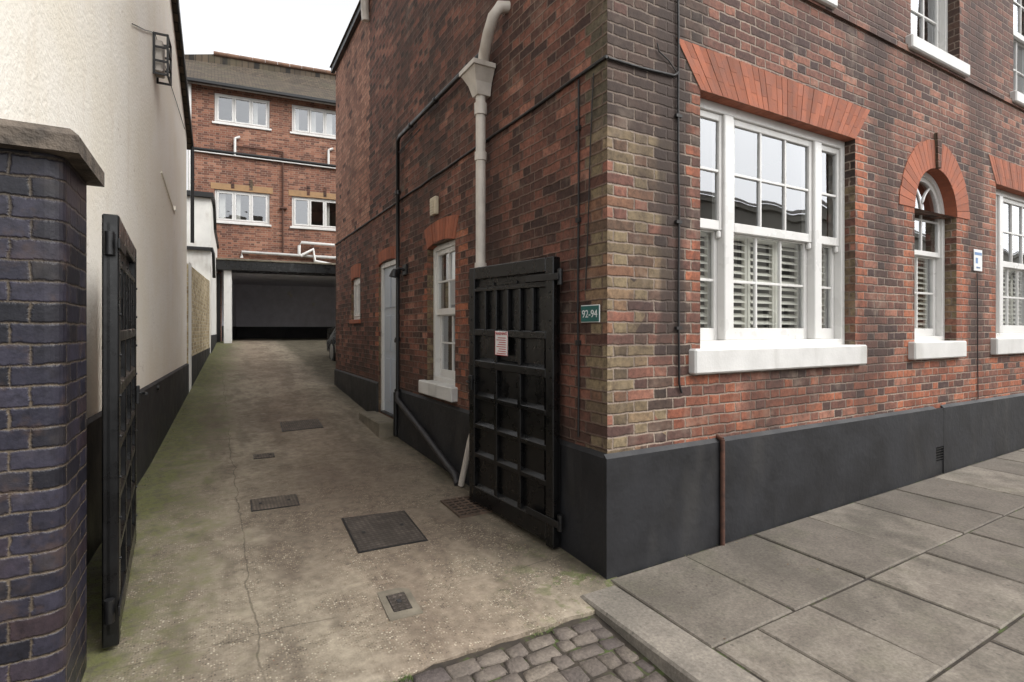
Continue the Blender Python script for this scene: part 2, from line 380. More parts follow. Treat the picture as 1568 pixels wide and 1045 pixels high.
def simple_sash(mb,a0,a1,z0,z1,cols,rows,rm=room,blind=False,of=-.09):
    f=.05; W=of
    mb.box(a0+.002,a0+f,W-.11,W,z0,z1-.001,white,.004); mb.box(a1-f,a1-.002,W-.11,W,z0,z1-.001,white,.004)
    mb.box(a0+f,a1-f,W-.11,W-.001,z1-.06,z1-.001,white,.004); mb.box(a0+f,a1-f,W-.11,W+.01,z0,z0+.05,white,.004)
    zm=(z0+z1)/2
    sash(mb,a0+f,a1-f,zm-.02,z1-.06,W-.02,cols,rows,st=.035); sash(mb,a0+f,a1-f,z0+.05,zm+.02,W-.06,cols,rows,st=.04,bot=.08)
    if blind: mb.box(a0+.06,a1-.06,W-.19,W-.18,zm+.1,z1-.06,curt)
    roombox(mb,a0-.2,a1+.2,z0-.3,z1+.1,W-.13,W-2.2,rm)
def casement(mb,a0,a1,z0,z1,n,of=-.06,cu=False):
    f=.06
    mb.box(a0+.002,a0+f,of-.07,of,z0,z1,white,.004); mb.box(a1-f,a1-.002,of-.07,of,z0,z1,white,.004)
    mb.box(a0+f,a1-f,of-.07,of-.001,z1-f,z1,white,.004); mb.box(a0+f,a1-f,of-.07,of-.001,z0,z0+f,white,.004)
    w=(a1-a0-2*f)/n
    for i in range(n):
        b0=a0+f+i*w; b1=b0+w
        mb.box(b0+.004,b0+.06,of-.05,of+.012,z0+f,z1-f,white,.004); mb.box(b1-.06,b1-.004,of-.05,of+.012,z0+f,z1-f,white,.004)
        mb.box(b0+.06,b1-.06,of-.05,of+.011,z0+f,z0+f+.05,white,.004); mb.box(b0+.06,b1-.06,of-.05,of+.011,z1-f-.05,z1-f,white,.004)
        mb.poly([(b0+.055,of-.028,z0+f+.04),(b1-.055,of-.028,z0+f+.04),(b1-.055,of-.028,z1-f-.04),(b0+.055,of-.028,z1-f-.04)],glass)
        if cu and random.random()<.6: mb.box(b0+.06,b0+.06+(w-.1)*random.uniform(.25,.5),of-.17,of-.16,z0+f,z1-f,curt)
    roombox(mb,a0-.1,a1+.1,z0-.2,z1+.1,of-.09,of-2.5,room)

# ------------------------------------------------------------------ BRICK HOUSE
house=empty('brick_house')
H=9.2; D1=5.62; D2=8.12; XE=14
mb=MB(FR)
fops=[(.81,2.72,1.36,3.14),(3.74,4.61,1.38,2.66,1),(3.74,4.61,2.66,3.11,1),(5.57,7.48,1.40,3.14),(9.0,9.95,1.1,3.1),
      (1.26,2.28,4.25,6.0),(3.67,4.68,4.25,6.0),(6.05,7.05,4.25,6.0),(9.0,9.95,4.25,6.0),
      (1.26,2.28,6.9,8.3),(3.67,4.68,6.9,8.3),(6.05,7.05,6.9,8.3),(9.0,9.95,6.9,8.3)]
wall(mb,0,XE,-.4,H,fops,B['front'],.22)
cxx,zs,r=4.175,2.66,.435
N=24
arc=[(cxx+r*math.cos(math.pi*k/N),zs+r*math.sin(math.pi*k/N)) for k in range(N+1)]
for k in range(N):
    p,q=arc[k],arc[k+1]
    mb.poly([(p[0],0,p[1]),(q[0],0,q[1]),(q[0],0,3.11),(p[0],0,3.11)],B['front'])
    mb.poly([(p[0],0,p[1]),(q[0],0,q[1]),(q[0],-.22,q[1]),(p[0],-.22,p[1])],orangevous)
mb.build('front_wall',house,recalc=False)
mb=MB(SD)
sops=[(2.32,3.10,.93,2.42),(4.24,5.08,.33,2.44),(6.18,6.80,1.66,2.36)]
wall(mb,0,D1,-.4,H,[q for q in sops if q[1]<D1],B['side'],.16)
wall(mb,D1,D2,-.4,6.55,[q for q in sops if q[0]>D1],B['side'],.1)
mb.poly([(D1,0,6.55),(D1,-8,6.55),(D1,-8,H),(D1,0,H)],B['side'])
mb.poly([(D2,0,-.4),(D2,-8,-.4),(D2,-8,6.55),(D2,0,6.55)],B['side'])
mb.build('side_wall',house,recalc=False)
mb=MB()
mb.poly([(XE,0,-.4),(XE,D1,-.4),(XE,D1,H),(XE,0,H)],B['side'])
mb.box(-.12,XE+.1,-.12,D1+.08,H,H+.16,sillw,.01)
mb.prism([(0,H+.16),(XE,H+.16),(XE-2,H+2.6),(2,H+2.6)],0,D1,tile)
mb.build('roof_cornice',house)
mb=MB()
mb.box(-.07,-.002,D1+.05,D2+.12,6.50,6.60,ironb)
mb.solid([(-.1,D1+.01,6.6),(-.1,D2+.12,6.6),(8,D2+.12,6.6),(8,D1+.01,6.6),(3.5,D1+.01,8.2),(3.5,D2+.12,8.2)],[(0,1,5,4),(1,2,5),(2,3,4,5),(0,4,3),(0,3,2,1)],tile)
mb.build('rear_roof',house)
mb=MB(SD)
mb.box(5.45,5.85,.003,.14,6.62,6.86,pvc,.02); mb.pipe([(5.6,.07,6.65),(5.6,.07,6.4),(5.62,.05,6.2)],.06,pvc)
mb.build('rear_hopper',house)
mb=MB(FR)
pt=.745
def plinth(mb,a0,a1,o=.028):
    mb.solid([(a0,.001,-.4),(a1,.001,-.4),(a1,o,-.4),(a0,o,-.4),(a0,.001,pt),(a1,.001,pt),(a1,o,pt-.025),(a0,o,pt-.025)],[(0,1,2,3),(4,5,6,7),(2,3,7,6),(0,3,7,4),(1,2,6,5)],plinthm)
plinth(mb,-.028,4.1); plinth(mb,4.26,XE)
mb.box(4.1,4.26,.002,.02,-.4,.2,plinthm); mb.box(4.1,4.26,.002,.027,.34,pt-.026,plinthm); mb.box(4.1,4.26,.001,.004,.2,.34,roomd)
for i in range(5): mb.box(4.1,4.26,.004,.024,.215+i*.026,.225+i*.026,ironb)
mb.build('front_plinth',house)
mb=MB(SD); plinth(mb,.0,4.235); plinth(mb,5.085,D2)
mb.build('side_plinth',house)
mb=MB(FR); mb.box(1.0,XE,.001,.022,4.10,4.165,B['front']); mb.build('string_course',house)
def flat_arch(mb,b0,b1,t0,t1,z0,z1,n,o=.007):
    mb.prism([(b0,z0),(b1,z0),(t1,z1),(t0,z1)],.001,.003,mortarm)
    g=.0035
    for i in range(n):
        f0=i/n; f1=(i+1)/n
        x0=b0+(b1-b0)*f0+g/2; x1=b0+(b1-b0)*f1-g/2; y0=t0+(t1-t0)*f0+g/2; y1=t0+(t1-t0)*f1-g/2
        split=.5+(.17 if i%2 else -.17)
        xm0=x0+(y0-x0)*split; xm1=x1+(y1-x1)*split; zm=z0+(z1-z0)*split; oo=o+random.uniform(-.002,.002)
        mb.prism([(x0,z0+.001),(x1,z0+.001),(xm1,zm-.001),(xm0,zm-.001)],-.1,oo,orangevous)
        mb.prism([(xm0,zm+.001),(xm1,zm+.001),(y1,z1-.001),(y0,z1-.001)],.003,oo,orangevous)
mb=MB(FR)
flat_arch(mb,.81,2.72,.58,2.95,3.135,3.43,34)
flat_arch(mb,5.57,7.48,5.37,7.68,3.135,3.43,34)
for a in (1.26,3.67,6.05): flat_arch(mb,a,a+1.01,a-.15,a+1.16,5.99,6.24,17)
zo,ro,n=2.66,.72,25
for i in range(n):
    a0=math.pi*i/n+.004; a1=math.pi*(i+1)/n-.004
    rr=ro+random.uniform(-.008,.008)
    if i==n//2: continue
    mb.prism([(cxx+(r+.001)*math.cos(a0),zo+(r+.001)*math.sin(a0)),(cxx+(r+.001)*math.cos(a1),zo+(r+.001)*math.sin(a1)),(cxx+rr*math.cos(a1),zo+rr*math.sin(a1)),(cxx+rr*math.cos(a0),zo+rr*math.sin(a0))],.001,.007,orangevous)
mb.prism([(cxx-.028,zo+r+.003),(cxx+.028,zo+r+.003),(cxx+.05,zo+ro+.06),(cxx-.05,zo+ro+.06)],.001,.03,B['side'])
mb.build('front_brick_arches',house)
mb=MB(SD)
def seg_arch(mb,a0,a1,z,h,rise,n,ov=.1):
    for i in range(n):
        t0=-1+2*i/n; t1=-1+2*(i+1)/n
        c=(a0+a1)/2; w=(a1-a0)/2
        f=lambda t,e:(c+t*(w+(ov if e else 0)),z+rise*(1-t*t)+(h if e else 0))
        g=.006
        p=[f(t0,0),f(t1,0),f(t1,1),f(t0,1)]
        p=[(p[0][0]+g,p[0][1]),(p[1][0]-g,p[1][1]),(p[2][0]-g,p[2][1]),(p[3][0]+g,p[3][1])]
        mb.prism(p,-.08,.006+random.uniform(-.002,.003),orangevous)
seg_arch(mb,2.32,3.10,2.395,.22,.045,12); seg_arch(mb,4.24,5.08,2.42,.16,.04,13,.04); seg_arch(mb,6.18,6.80,2.34,.22,.03,10,.06)
mb.build('side_brick_arches',house)
tripartite(.81,2.72,1.36,3.14,'tripartite_sash_window',house)
tripartite(5.57,7.48,1.40,3.14,'tripartite_sash_window_far',house)
for i,(a0,a1,z0,z1) in enumerate([(1.26,2.28,4.25,6.0),(3.67,4.68,4.25,6.0),(6.05,7.05,4.25,6.0),(9,9.95,4.25,6.0),(9,9.95,1.1,3.1),(1.26,2.28,6.9,8.3),(3.67,4.68,6.9,8.3),(6.05,7.05,6.9,8.3),(9,9.95,6.9,8.3)]):
    mb=MB(FR); simple_sash(mb,a0,a1,z0,z1,3,2,of=-.1); mb.build('upper_sash_window_%d'%i,house)
mb=MB(FR); a0,a1=3.742,4.608; of=-.1
mb.box(a0,a0+.05,-.2,of,1.38,2.66,white,.004); mb.box(a1-.05,a1,-.2,of,1.38,2.66,white,.004); mb.box(a0+.05,a1-.05,-.2,of+.01,1.38,1.43,white,.004)
sash(mb,a0+.05,a1-.05,1.43,2.29,of-.06,2,2,st=.045,bot=.08)
def ring(mb,c,z,r0,r1,o0,o1,m,n=28,t0=0,t1=math.pi):
    for i in range(n):
        x=t0+(t1-t0)*i/n; y=t0+(t1-t0)*(i+1)/n
        mb.prism([(c+r0*math.cos(x),z+r0*math.sin(x)),(c+r0*math.cos(y),z+r0*math.sin(y)),(c+r1*math.cos(y),z+r1*math.sin(y)),(c+r1*math.cos(x),z+r1*math.sin(x))],o0,o1,m)
ring(mb,cxx,2.66,.383,.433,-.2,of,white)
ring(mb,cxx,2.66,.34,.383,-.155,of-.02,white)
for x in (a0+.05,a1-.093): mb.box(x,x+.043,-.155,of-.02,2.25,2.66,white,.003)
mb.box(a0+.093,a1-.093,-.155,of-.021,2.25,2.30,white,.004)
mb.box(cxx-.011,cxx+.011,-.15,of-.024,2.30,2.66,white,.003); mb.box(a0+.093,a1-.093,-.148,of-.026,2.60,2.62,white,.003)
for sgn in (-1,1):
    c0=cxx+sgn*.34; rr=.34
    pts=[(c0-sgn*rr*math.cos(math.pi/2*k/10*.95),-.13,2.66+rr*math.sin(math.pi/2*k/10*.95)*.98) for k in range(11)]
    pts=[p for p in pts if math.hypot(p[0]-cxx,p[2]-2.66)<.36]
    mb.pipe(pts,.011,white,6)
gp=[(cxx+.345*math.cos(math.pi*k/24),-.135,2.66+.345*math.sin(math.pi*k/24)) for k in range(25)]+[(cxx-.345,-.135,2.29),(cxx+.345,-.135,2.29)]
mb.poly(gp,glass)
shutters(mb,a0+.06,a1-.06,1.43,2.28,-.225,2)
roombox(mb,a0-.1,a1+.1,1.0,3.3,-.22,-3,room)
mb.build('arched_sash_window',house)
mb=MB(SD); simple_sash(mb,2.322,3.098,.93,2.425,2,2,of=-.07,blind=True); mb.build('side_sash_window',house)
mb=MB(SD); casement(mb,6.182,6.798,1.66,2.36,2,of=-.04); mb.build('side_casement_window',house)
mb=MB(SD); doorp=paint('pale_grey_blue_door_paint',(176,184,194),.4,.04,3)
mb.box(4.242,4.31,-.15,-.03,.33,2.44,white,.004); mb.box(5.01,5.078,-.15,-.03,.33,2.44,white,.004); mb.box(4.31,5.01,-.15,-.031,2.37,2.44,white,.004)
mb.box(4.31,5.01,-.11,-.065,.34,2.37,doorp,.003)
for z0,z1 in ((.5,1.1),(1.2,1.7),(1.8,2.27)): 
    for x0,x1 in ((4.4,4.63),(4.69,4.92)): mb.box(x0,x1,-.064,-.052,z0,z1,doorp,.01)
mb.pipe([(4.38,-.065,1.35),(4.38,-.02,1.35)],.025,ironb); mb.box(4.31,5.01,-.1,.0,.33,.345,ironb)
mb.build('side_door',house)
mb=MB(FR)
def sill(a0,a1,z0,z1,o=.06): mb.box(a0,a1,-.1,o,z0,z1,sillw,.012)
sill(.70,2.80,1.20,1.37); sill(3.62,4.69,1.215,1.385); sill(5.43,7.56,1.22,1.405)
for a in (1.26,3.67,6.05,9.0): sill(a-.1,a+1.1,4.125,4.255); sill(a-.1,a+1.1,6.78,6.905)
mb.build('front_sills',house)
mb=MB(SD); mb.box(2.26,3.2,-.1,.07,.79,.935,sillw,.01); mb.box(6.14,6.84,-.03,.03,1.6,1.665,orangevous,.005); mb.build('side_sill',house)
stonem=paint('worn_concrete',(116,108,94),.9,.25,6,.004,40,dirt=(76,76,58),dirtamt=.6)
mb=MB(SD); mb.box(4.15,5.22,-.03,.25,0.02,.315,stonem,.012); mb.build('door_step',house)

# ------------------------------------------------------------------ pipes & cables
dp=empty('white_downpipe')
mb=MB(SD)
mb.pipe([(1.585,.08,3.5),(1.585,.08,1.2),(1.60,.08,.95),(1.70,.08,.66),(1.80,.08,.5),(1.93,.11,.08)],.028,pvc,14)
mb.pipe([(1.585,.08,3.5),(1.585,.08,1.5)],.043,pvc,14)
for z in (2.95,2.0): mb.pipe([(1.585,.08,z),(1.585,.08,z+.07)],.053,pvc,14)
mb.pipe([(1.585,.08,3.34),(1.585,.08,3.44)],.055,pvc,14)
def taper(mb,c,z0,z1,w0,w1,d0,d1,m):
    vs=[(c-w0,.012,z0),(c+w0,.012,z0),(c+w0,.012+d0,z0),(c-w0,.012+d0,z0),(c-w1,.012,z1),(c+w1,.012,z1),(c+w1,.012+d1,z1),(c-w1,.012+d1,z1)]
    mb.solid(vs,[(0,1,2,3),(4,5,6,7),(0,1,5,4),(1,2,6,5),(2,3,7,6),(3,0,4,7)],m)
taper(mb,1.585,3.50,3.60,.05,.075,.12,.15,pvc); taper(mb,1.585,3.60,3.70,.075,.135,.15,.19,pvc); taper(mb,1.585,3.70,3.74,.15,.15,.205,.205,pvc)
mb.pipe([(1.50,.1,3.72),(1.46,.11,3.80),(1.36,.12,3.92),(1.29,.11,4.03),(1.25,.07,4.10),(1.245,-.03,4.12)],.047,pvc,14)
mb.build('downpipe',dp)
bp=empty('black_waste_pipe')
mb=MB(SD)
mb.pipe([(1.52,.05,3.74),(1.52,.05,3.86),(1.6,.05,3.9),(2.8,.05,3.905),(3.95,.05,3.91),(4.02,.05,3.86),(4.02,.05,2.2),(4.02,.05,.68)],.024,ironb,10)
greyp=paint('dark_grey_pipe',(40,38,40),.5,.15,8)
mb.pipe([(4.02,.05,.72),(3.97,.07,.62),(3.0,.07,.36),(2.1,.09,.12),(1.98,.12,.07)],.034,greyp,12)
for z in (3.2,2.2,1.35,.7): mb.pipe([(4.02,.05,z),(4.02,.05,z+.05)],.036,ironb)
for y in (1.9,2.7,3.5): mb.pipe([(y,.05,3.905),(y+.04,.05,3.905)],.032,ironb)
mb.pipe([(3.99,.05,3.72),(3.25,.03,3.78)],.006,ironb,6)
mb.pipe([(4.12,.045,.7),(4.12,.045,.15)],.03,ironb)
mb.build('waste_pipe',bp)
cb=empty('wall_cables')
def cab(mb,pts,r=.008):
    out=[]
    for (a,b) in zip(pts[:-1],pts[1:]):
        n=max(2,int(math.dist(a,b)/.35))
        for k in range(n):
            f=k/n; out.append((a[0]+(b[0]-a[0])*f+random.uniform(-.006,.006),a[1]+(b[1]-a[1])*f,a[2]+(b[2]-a[2])*f+random.uniform(-.008,.008)))
    out.append(pts[-1]); mb.pipe(out,r,cablem,6)
mb=MB(SD); cab(mb,[(8.1,.012,3.14),(4,.012,3.14),(0,.012,3.15),(-.012,.012,3.15)],.011)
cab(mb,[(.28,.01,3.12),(.28,.01,.8)],.007); cab(mb,[(.12,.012,3.1),(.2,.012,1.75)],.004)
for z in (2.8,2.2,1.4): mb.box(.26,.30,.002,.02,z,z+.03,cablem)
mb.build('side_cables',cb)
mb=MB(FR); cab(mb,[(-.01,.012,3.15),(.55,.012,3.16),(.59,.014,3.2)],.009)
cab(mb,[(.59,.014,6),(.59,.014,1.15),(.62,.012,1.08)],.008); cab(mb,[(.575,.012,3.2),(.42,.012,3.3),(.40,.012,3.34)],.004)
cab(mb,[(5.06,.012,2.1),(5.08,.012,.75)],.005)
for z in (4.0,2.9,2.2,1.5): mb.box(.565,.615,.002,.022,z,z+.02,cablem)
mb.build('front_cables',cb)
mb=MB(FR); mb.pipe([(.98,.045,-.02),(.98,.045,.74)],.016,rust,8); mb.pipe([(.98,.045,.74),(.98,-.01,.76)],.016,rust,8); mb.build('rusty_conduit')
vm=paint('beige_plastic',(194,182,158),.5,.05,8)
mb=MB(SD); mb.box(2.745,2.895,.002,.05,2.72,2.91,vm,.008)
for i in range(5): mb.box(2.765,2.875,.049,.056,2.745+i*.03,2.757+i*.03,vm)
mb.build('wall_vent')
mb=MB(SD); mb.box(3.76,3.9,.002,.03,2.17,2.3,ironb,.006); mb.pipe([(3.83,.03,2.235),(3.83,.10,2.25),(3.83,.14,2.21)],.018,ironb)
mb.pipe([(3.83,.14,2.235),(3.83,.15,2.2),(3.83,.16,2.14)],.028,ironb,12,.06); mb.build('wall_light')

# ------------------------------------------------------------------ signs
def text(body,size,loc,rot,mat,parent,ext=.0008):
    cu=bpy.data.curves.new('lettering','FONT'); cu.body=body; cu.size=size; cu.align_x='CENTER'; cu.align_y='CENTER'; cu.extrude=ext
    o=bpy.data.objects.new('lettering',cu); bpy.context.collection.objects.link(o); cu.materials.append(mat); o.location=loc; o.rotation_euler=rot; o.parent=parent
green=paint('green_enamel',(18,84,80),.3,.05,6); wt=paint('white_enamel',(218,218,216),.4,.02,5); rd=paint('red_enamel',(176,44,48),.4,.05,5); bl=paint('blue_enamel',(90,126,170),.4,.05,5)
mb=MB(SD); mb.box(.055,.245,.009,.016,1.545,1.655,wt,.002); mb.box(.06,.24,.016,.019,1.55,1.65,green)
s1=mb.build('house_number_sign'); text('92-94',.068,(-.0195,.15,1.597),(math.radians(90),0,math.radians(-90)),wt,s1)
mb=MB(FR); mb.box(4.99,5.19,.004,.01,2.13,2.36,wt,.002); mb.box(5.005,5.175,.010,.0115,2.3,2.33,bl); mb.box(5.03,5.08,.010,.0115,2.21,2.27,bl)
s2=mb.build('parking_notice'); text('PRIVATE',.026,(5.09,-.0118,2.165),(math.radians(90),0,0),bl,s2)

# ------------------------------------------------------------------ gates
def gate(name,org,ang,Lg,side,z0,z1,sign=False,zf=0):
    a=math.radians(ang); dx,dy=-math.sin(a),math.cos(a); nx,ny=(-dy*side,dx*side)
    mp=lambda t,o,z:(org[0]+dx*t+nx*o,org[1]+dy*t+ny*o,z+zf*t)
    mb=MB(mp); g=empty(name)
    T=.034; st=.085
    mb.box(0,Lg,-.012,.0,z0+.06,z1-.04,blackp)
    mb.box(0,st,-.03,T,z0,z1,blackp,.006); mb.box(Lg-st,Lg,-.03,T,z0+.02,z1,blackp,.006)
    for b0,b1 in ((z1-.10,z1),(z0+1.40,z0+1.455),(z0+1.14,z0+1.20),(z0+.03,z0+.16)): mb.box(st,Lg-st,-.028,T-.001,b0,b1,blackp,.006)
    W=Lg-2*st
    mb.box(st,Lg-st,0,.018,z0+1.78,z0+1.80,blackp,.003)
    for c in range(3):
        q0=st+W*c/3; q1=st+W*(c+1)/3
        if c: mb.box(q0-.02,q0+.02,0,T-.002,z0+.16,z0+1.14,blackp,.004); mb.box(q0-.018,q0+.018,0,T-.004,z0+1.2,z0+1.4,blackp,.004)
        mb.box(q0+.05,q1-.05,.0,.014,z0+1.80,z0+1.825,blackp,.003)
    for c in range(1,6):
        q=st+W*c/6; mb.box(q-.017,q+.017,0,T-.002,z0+1.455,z0+1.76,blackp,.004)
    mb.box(st,Lg-st,0,T-.003,z0+1.76,z0+1.785,blackp,.003)
    for z in (z0+.90,z0+.66,z0+.42): mb.box(st,Lg-st,0,T-.003,z-.018,z+.018,blackp,.004)
    rows=[(z0+.16,z0+.402),(z0+.438,z0+.642),(z0+.678,z0+.882),(z0+.918,z0+1.14),(z0+1.2,z0+1.4)]
    for c in range(3):
        q0=st+W*c/3+.020; q1=st+W*(c+1)/3-.020
        for b0,b1 in rows:
            mb.solid([(q0,0,b0),(q1,0,b0),(q1,.026,b0),(q0,.026,b0),(q0,0,b0+.022),(q1,0,b0+.022)],[(0,1,2,3),(2,3,4,5),(0,3,4),(1,2,5)],blackp)
            mb.solid([(q0,0,b0),(q0,.026,b0),(q0+.016,0,b0),(q0,0,b1),(q0,.026,b1),(q0+.016,0,b1)],[(0,1,4,3),(1,2,5,4),(0,1,2),(3,4,5)],blackp)
    for z in (z0+.16,z1-.16):
        mb.box(-.06,.30,T+.0,T+.008,z,z+.045,ironb,.002); mb.pipe([(-.03,0,z-.03),(-.03,0,z+.075)],.02,ironb)
    mb.box(Lg-.075,Lg-.02,T,T+.02,z0+.95,z0+1.07,ironb,.004); mb.pipe([(Lg-.05,T+.02,z0+1.02),(Lg-.05,T+.05,z0+1.02),(Lg-.10,T+.06,z0+1.02)],.009,ironb)
    for i in range(9):
        zz=z0+.2+i*.19
        for t in (.04,Lg-.04): mb.pipe([(t,T-.002,zz),(t,T+.006,zz)],.007,ironb,8)
    mb.build('leaf',g)
    if sign:
        m2=MB(mp); c=Lg*.555; m2.box(c-.085,c+.085,T+.001,T+.005,1.29,1.475,wt,.001)
        for i in range(8): m2.box(c-.062,c+.062-(i%3)*.015,T+.005,T+.0062,1.302+i*.017,1.308+i*.017,rd)
        m2.box(c-.085,c+.085,T+.005,T+.0058,1.29,1.294,rd); m2.box(c-.085,c-.081,T+.005,T+.0058,1.294,1.475,rd); m2.box(c+.081,c+.085,T+.005,T+.0058,1.294,1.475,rd)
        m2.build('warning_sign_plate',g)
        p=mp(c,T+.0065,1.455); text('WARNING',.032,p,(math.radians(90),0,math.atan2(-dy,-dx)),rd,g)
    return g
gate('black_timber_gate',(-.075,.43),5.5,1.11,1,.03,1.99,True,.02)
gate('black_timber_gate',(-2.50,.50),3.0,1.36,-1,.04,2.03,False,.01)

# ------------------------------------------------------------------ left pier
r=.055; x0,x1,y0,y1=-3.6,-2.575,.02,.44
prof2=[(x0,y0)]+[(x1-r+r*math.sin(t),y0+r-r*math.cos(t)) for t in [math.pi/2*k/6 for k in range(7)]]+[(x1,y1),(x0,y1)]
n=len(prof2)
pv=[(x,y,-.3) for x,y in prof2]+[(x,y,2.15) for x,y in prof2]
pier=empty('gate_pier')
mb=MB(); mb.solid(pv,[(i,(i+1)%n,n+(i+1)%n,n+i) for i in range(n)],B['blue'],False,True)
po=mb.build('shaft',pier)
ul=po.data.uv_layers['UVMap'].data; per=[0]
for i in range(n): per.append(per[-1]+math.dist(prof2[i],prof2[(i+1)%n]))
for p in po.data.polygons:
    i=p.index
    for li in p.loop_indices:
        vi=po.data.loops[li].vertex_index; z=0 if vi<n else 1; k=vi%n
        d=per[k]
        if k==0 and i==n-1: d=per[n]
        ul[li].uv=(d,-.3 if z==0 else 2.15)
copm=paint('weathered_stone_coping',(98,88,78),.92,.4,9,.010,45,dirt=(50,45,39),dirtamt=.75)
mb=MB(); 
mb.solid([(-3.7,-.04,2.15),(-2.52,-.04,2.15),(-2.52,.5,2.15),(-3.7,.5,2.15),(-3.7,-.04,2.215),(-2.52,-.04,2.215),(-2.52,.5,2.215),(-3.7,.5,2.215),(-3.7,-.01,2.245),(-2.55,-.01,2.245),(-2.55,.47,2.245),(-3.7,.47,2.245)],
 [(0,1,2,3),(0,1,5,4),(1,2,6,5),(2,3,7,6),(3,0,4,7),(4,5,9,8),(5,6,10,9),(6,7,11,10),(7,4,8,11),(8,9,10,11)],copm)
mb.build('coping',pier)
mb=MB(); mb.box(-9,-3.6,.05,.42,-.3,2.1,B['blue']); mb.box(-9,-3.7,.0,.47,2.1,2.18,copm,.01); mb.build('boundary_wall')

# ------------------------------------------------------------------ left rendered house
dxl,dyl=.052,.99865
LW=lambda t,o,z:(-2.73+dxl*(t-2.88)+dyl*o,2.88+dyl*(t-2.88)-dxl*o,z)
lh=empty('rendered_house')
mb=MB(LW)
zt=lambda t:5.94-(t-5.97)*.565
tr=2.6
P=[(.08,-.4),(8.05,-.4),(8.05,zt(8.05)),(tr,zt(tr)),(.08,zt(tr)-1.4)]
mb.prism(P,-7,0,render_c); mb.build('walls',lh)
mb=MB(LW); 
mb.solid([(.46,.0,-.4),(8.06,.0,-.4),(8.06,.035,-.4),(.46,.035,-.4),(.46,.001,.93),(8.06,.001,.93),(8.06,.03,.91),(.46,.03,.91)],[(0,1,2,3),(4,5,6,7),(2,3,7,6),(0,3,7,4),(1,2,6,5)],plinthm)
mb.build('plinth',lh)
mb=MB(LW)
e=8.3
mb.prism([(tr,zt(tr)+.002),(e,zt(e)+.002),(e,zt(e)+.13),(tr,zt(tr)+.13)],-7.1,.06,tile)
mb.prism([(tr,zt(tr)-.03),(e,zt(e)-.03),(e,zt(e)+.09),(tr,zt(tr)+.09)],.061,.085,ironb)
mb.prism([(tr,zt(tr)+.002),(tr,zt(tr)+.13),(-.6,zt(tr)-1.7),(-.6,zt(tr)-1.83)],-7.1,.06,tile)
mb.build('roof',lh)
mb=MB(LW); mb.pipe([(8.2,.07,zt(8.2)-.02),(8.2,.07,3.0)],.03,ironb); cab(mb,[(3.2,.01,4.2),(4.5,.01,4.75),(7.6,.01,4.75)],.004)
mb.build('drainpipe',lh)
mb=MB(LW)
bt,bz0,bz1=4.52,4.27,4.72
for t in (bt-.14,bt+.14-.02):
    for o in (.005,.13): mb.box(t,t+.02,o,o+.02,bz0,bz1,ironb)
for z in (bz0,bz0+.14,bz1-.16,bz1-.02):
    mb.box(bt-.14,bt+.14,.131,.149,z,z+.02,ironb)
    for t in (bt-.139,bt+.121): mb.box(t,t+.018,.025,.13,z,z+.02,ironb)
mb.box(bt-.1,bt+.1,.0,.09,bz0+.05,bz1-.06,paint('grey_metal_box',(180,172,162),.5,.15,10),.01)
mb.build('caged_wall_light')
mb=MB(LW); mb.box(6.15,6.19,.001,.04,3.14,3.2,render_c,.005); mb.pipe([(5.0,.01,3.36),(6.3,.01,3.12)],.008,render_c,6)
mb.pipe([(4.5,.01,.86),(4.5,.05,.86)],.03,ironb); mb.box(2.9,2.96,.03,.07,.62,.74,ironb,.005)
mb.build('wall_bracket')
mb=MB(LW)
def zg(t): return 2.62+(t-8.06)*.03
mb.solid([(8.07,-.22,0),(13.8,-.22,0),(13.8,0.02,0),(8.07,0.02,0),(8.07,-.22,zg(8.07)),(13.8,-.22,zg(13.8)),(13.8,.02,zg(13.8)),(8.07,.02,zg(8.07))],[(0,1,5,4),(2,3,7,6),(0,3,7,4),(1,2,6,5),(4,5,6,7)],B['yellow'])
mb.build('garden_wall')
mb=MB(LW); mb.box(8.07,8.5,.022,.034,.3,2.66,whitewall,.004); mb.box(8.5,13.8,.022,.032,.2,1.02,plinthm,.004)
mb.build('garden_wall_render')
ob=empty('white_outbuilding')
mb=MB(LW)
mb.prism([(13.81,0),(17.4,0),(17.4,4.1),(15.2,4.4),(14.6,5.0),(13.81,5.0)],-3,.05,whitewall)
mb.build('walls',ob)
mb=MB(LW)
mb.box(13.7,14.7,-3,.12,5.0,5.14,ironb,.01)
mb.prism([(14.6,5.02),(14.66,5.14),(15.3,4.5),(15.2,4.4)],-.4,.12,ironb); mb.prism([(15.2,4.4),(15.3,4.5),(17.5,4.2),(17.5,4.1)],-3,.1,ironb)
mb.box(13.7,13.8,-.9,.1,3.6,3.68,ironb); mb.box(13.81,17.3,.051,.06,.7,1.35,plinthm)
mb.pipe([(13.6,.08,3.64),(13.6,.12,3.5),(13.9,.12,2.9)],.04,ironb)
mb.build('roof_trim',ob)

# ------------------------------------------------------------------ back building
bb=empty('brick_apartment_block')
th=math.radians(-6.42); ct,sn=math.cos(th),math.sin(th)
BK=lambda a,o,z:(-.03+ct*a+sn*o,17+sn*a-ct*o,z)
bops=[]
mb=MB(BK)
for s0 in (-2.0,.32,3.2,5.6):
    bops+=[(s0,s0+1.63,8.24,9.2),(s0,s0+1.63,5.02,6.06)]
gop=(-1.8,7.6,.9,3.62)
wall(mb,-2.75,9.5,.5,9.42,bops+[gop],B['back'],.12)
mb.poly([(-2.75,0,.5),(-2.75,-8,.5),(-2.75,-8,9.42),(-2.75,0,9.42)],B['back'])
mb.build('walls',bb,recalc=False)
for i,q in enumerate(bops):
    m2=MB(BK); casement(m2,*q,3,cu=True); m2.box(q[0]-.06,q[1]+.06,-.06,.05,q[2]-.07,q[2]-.001,white,.008)
    m2.build('casement_window_%d'%i,bb)
mb=MB(BK)
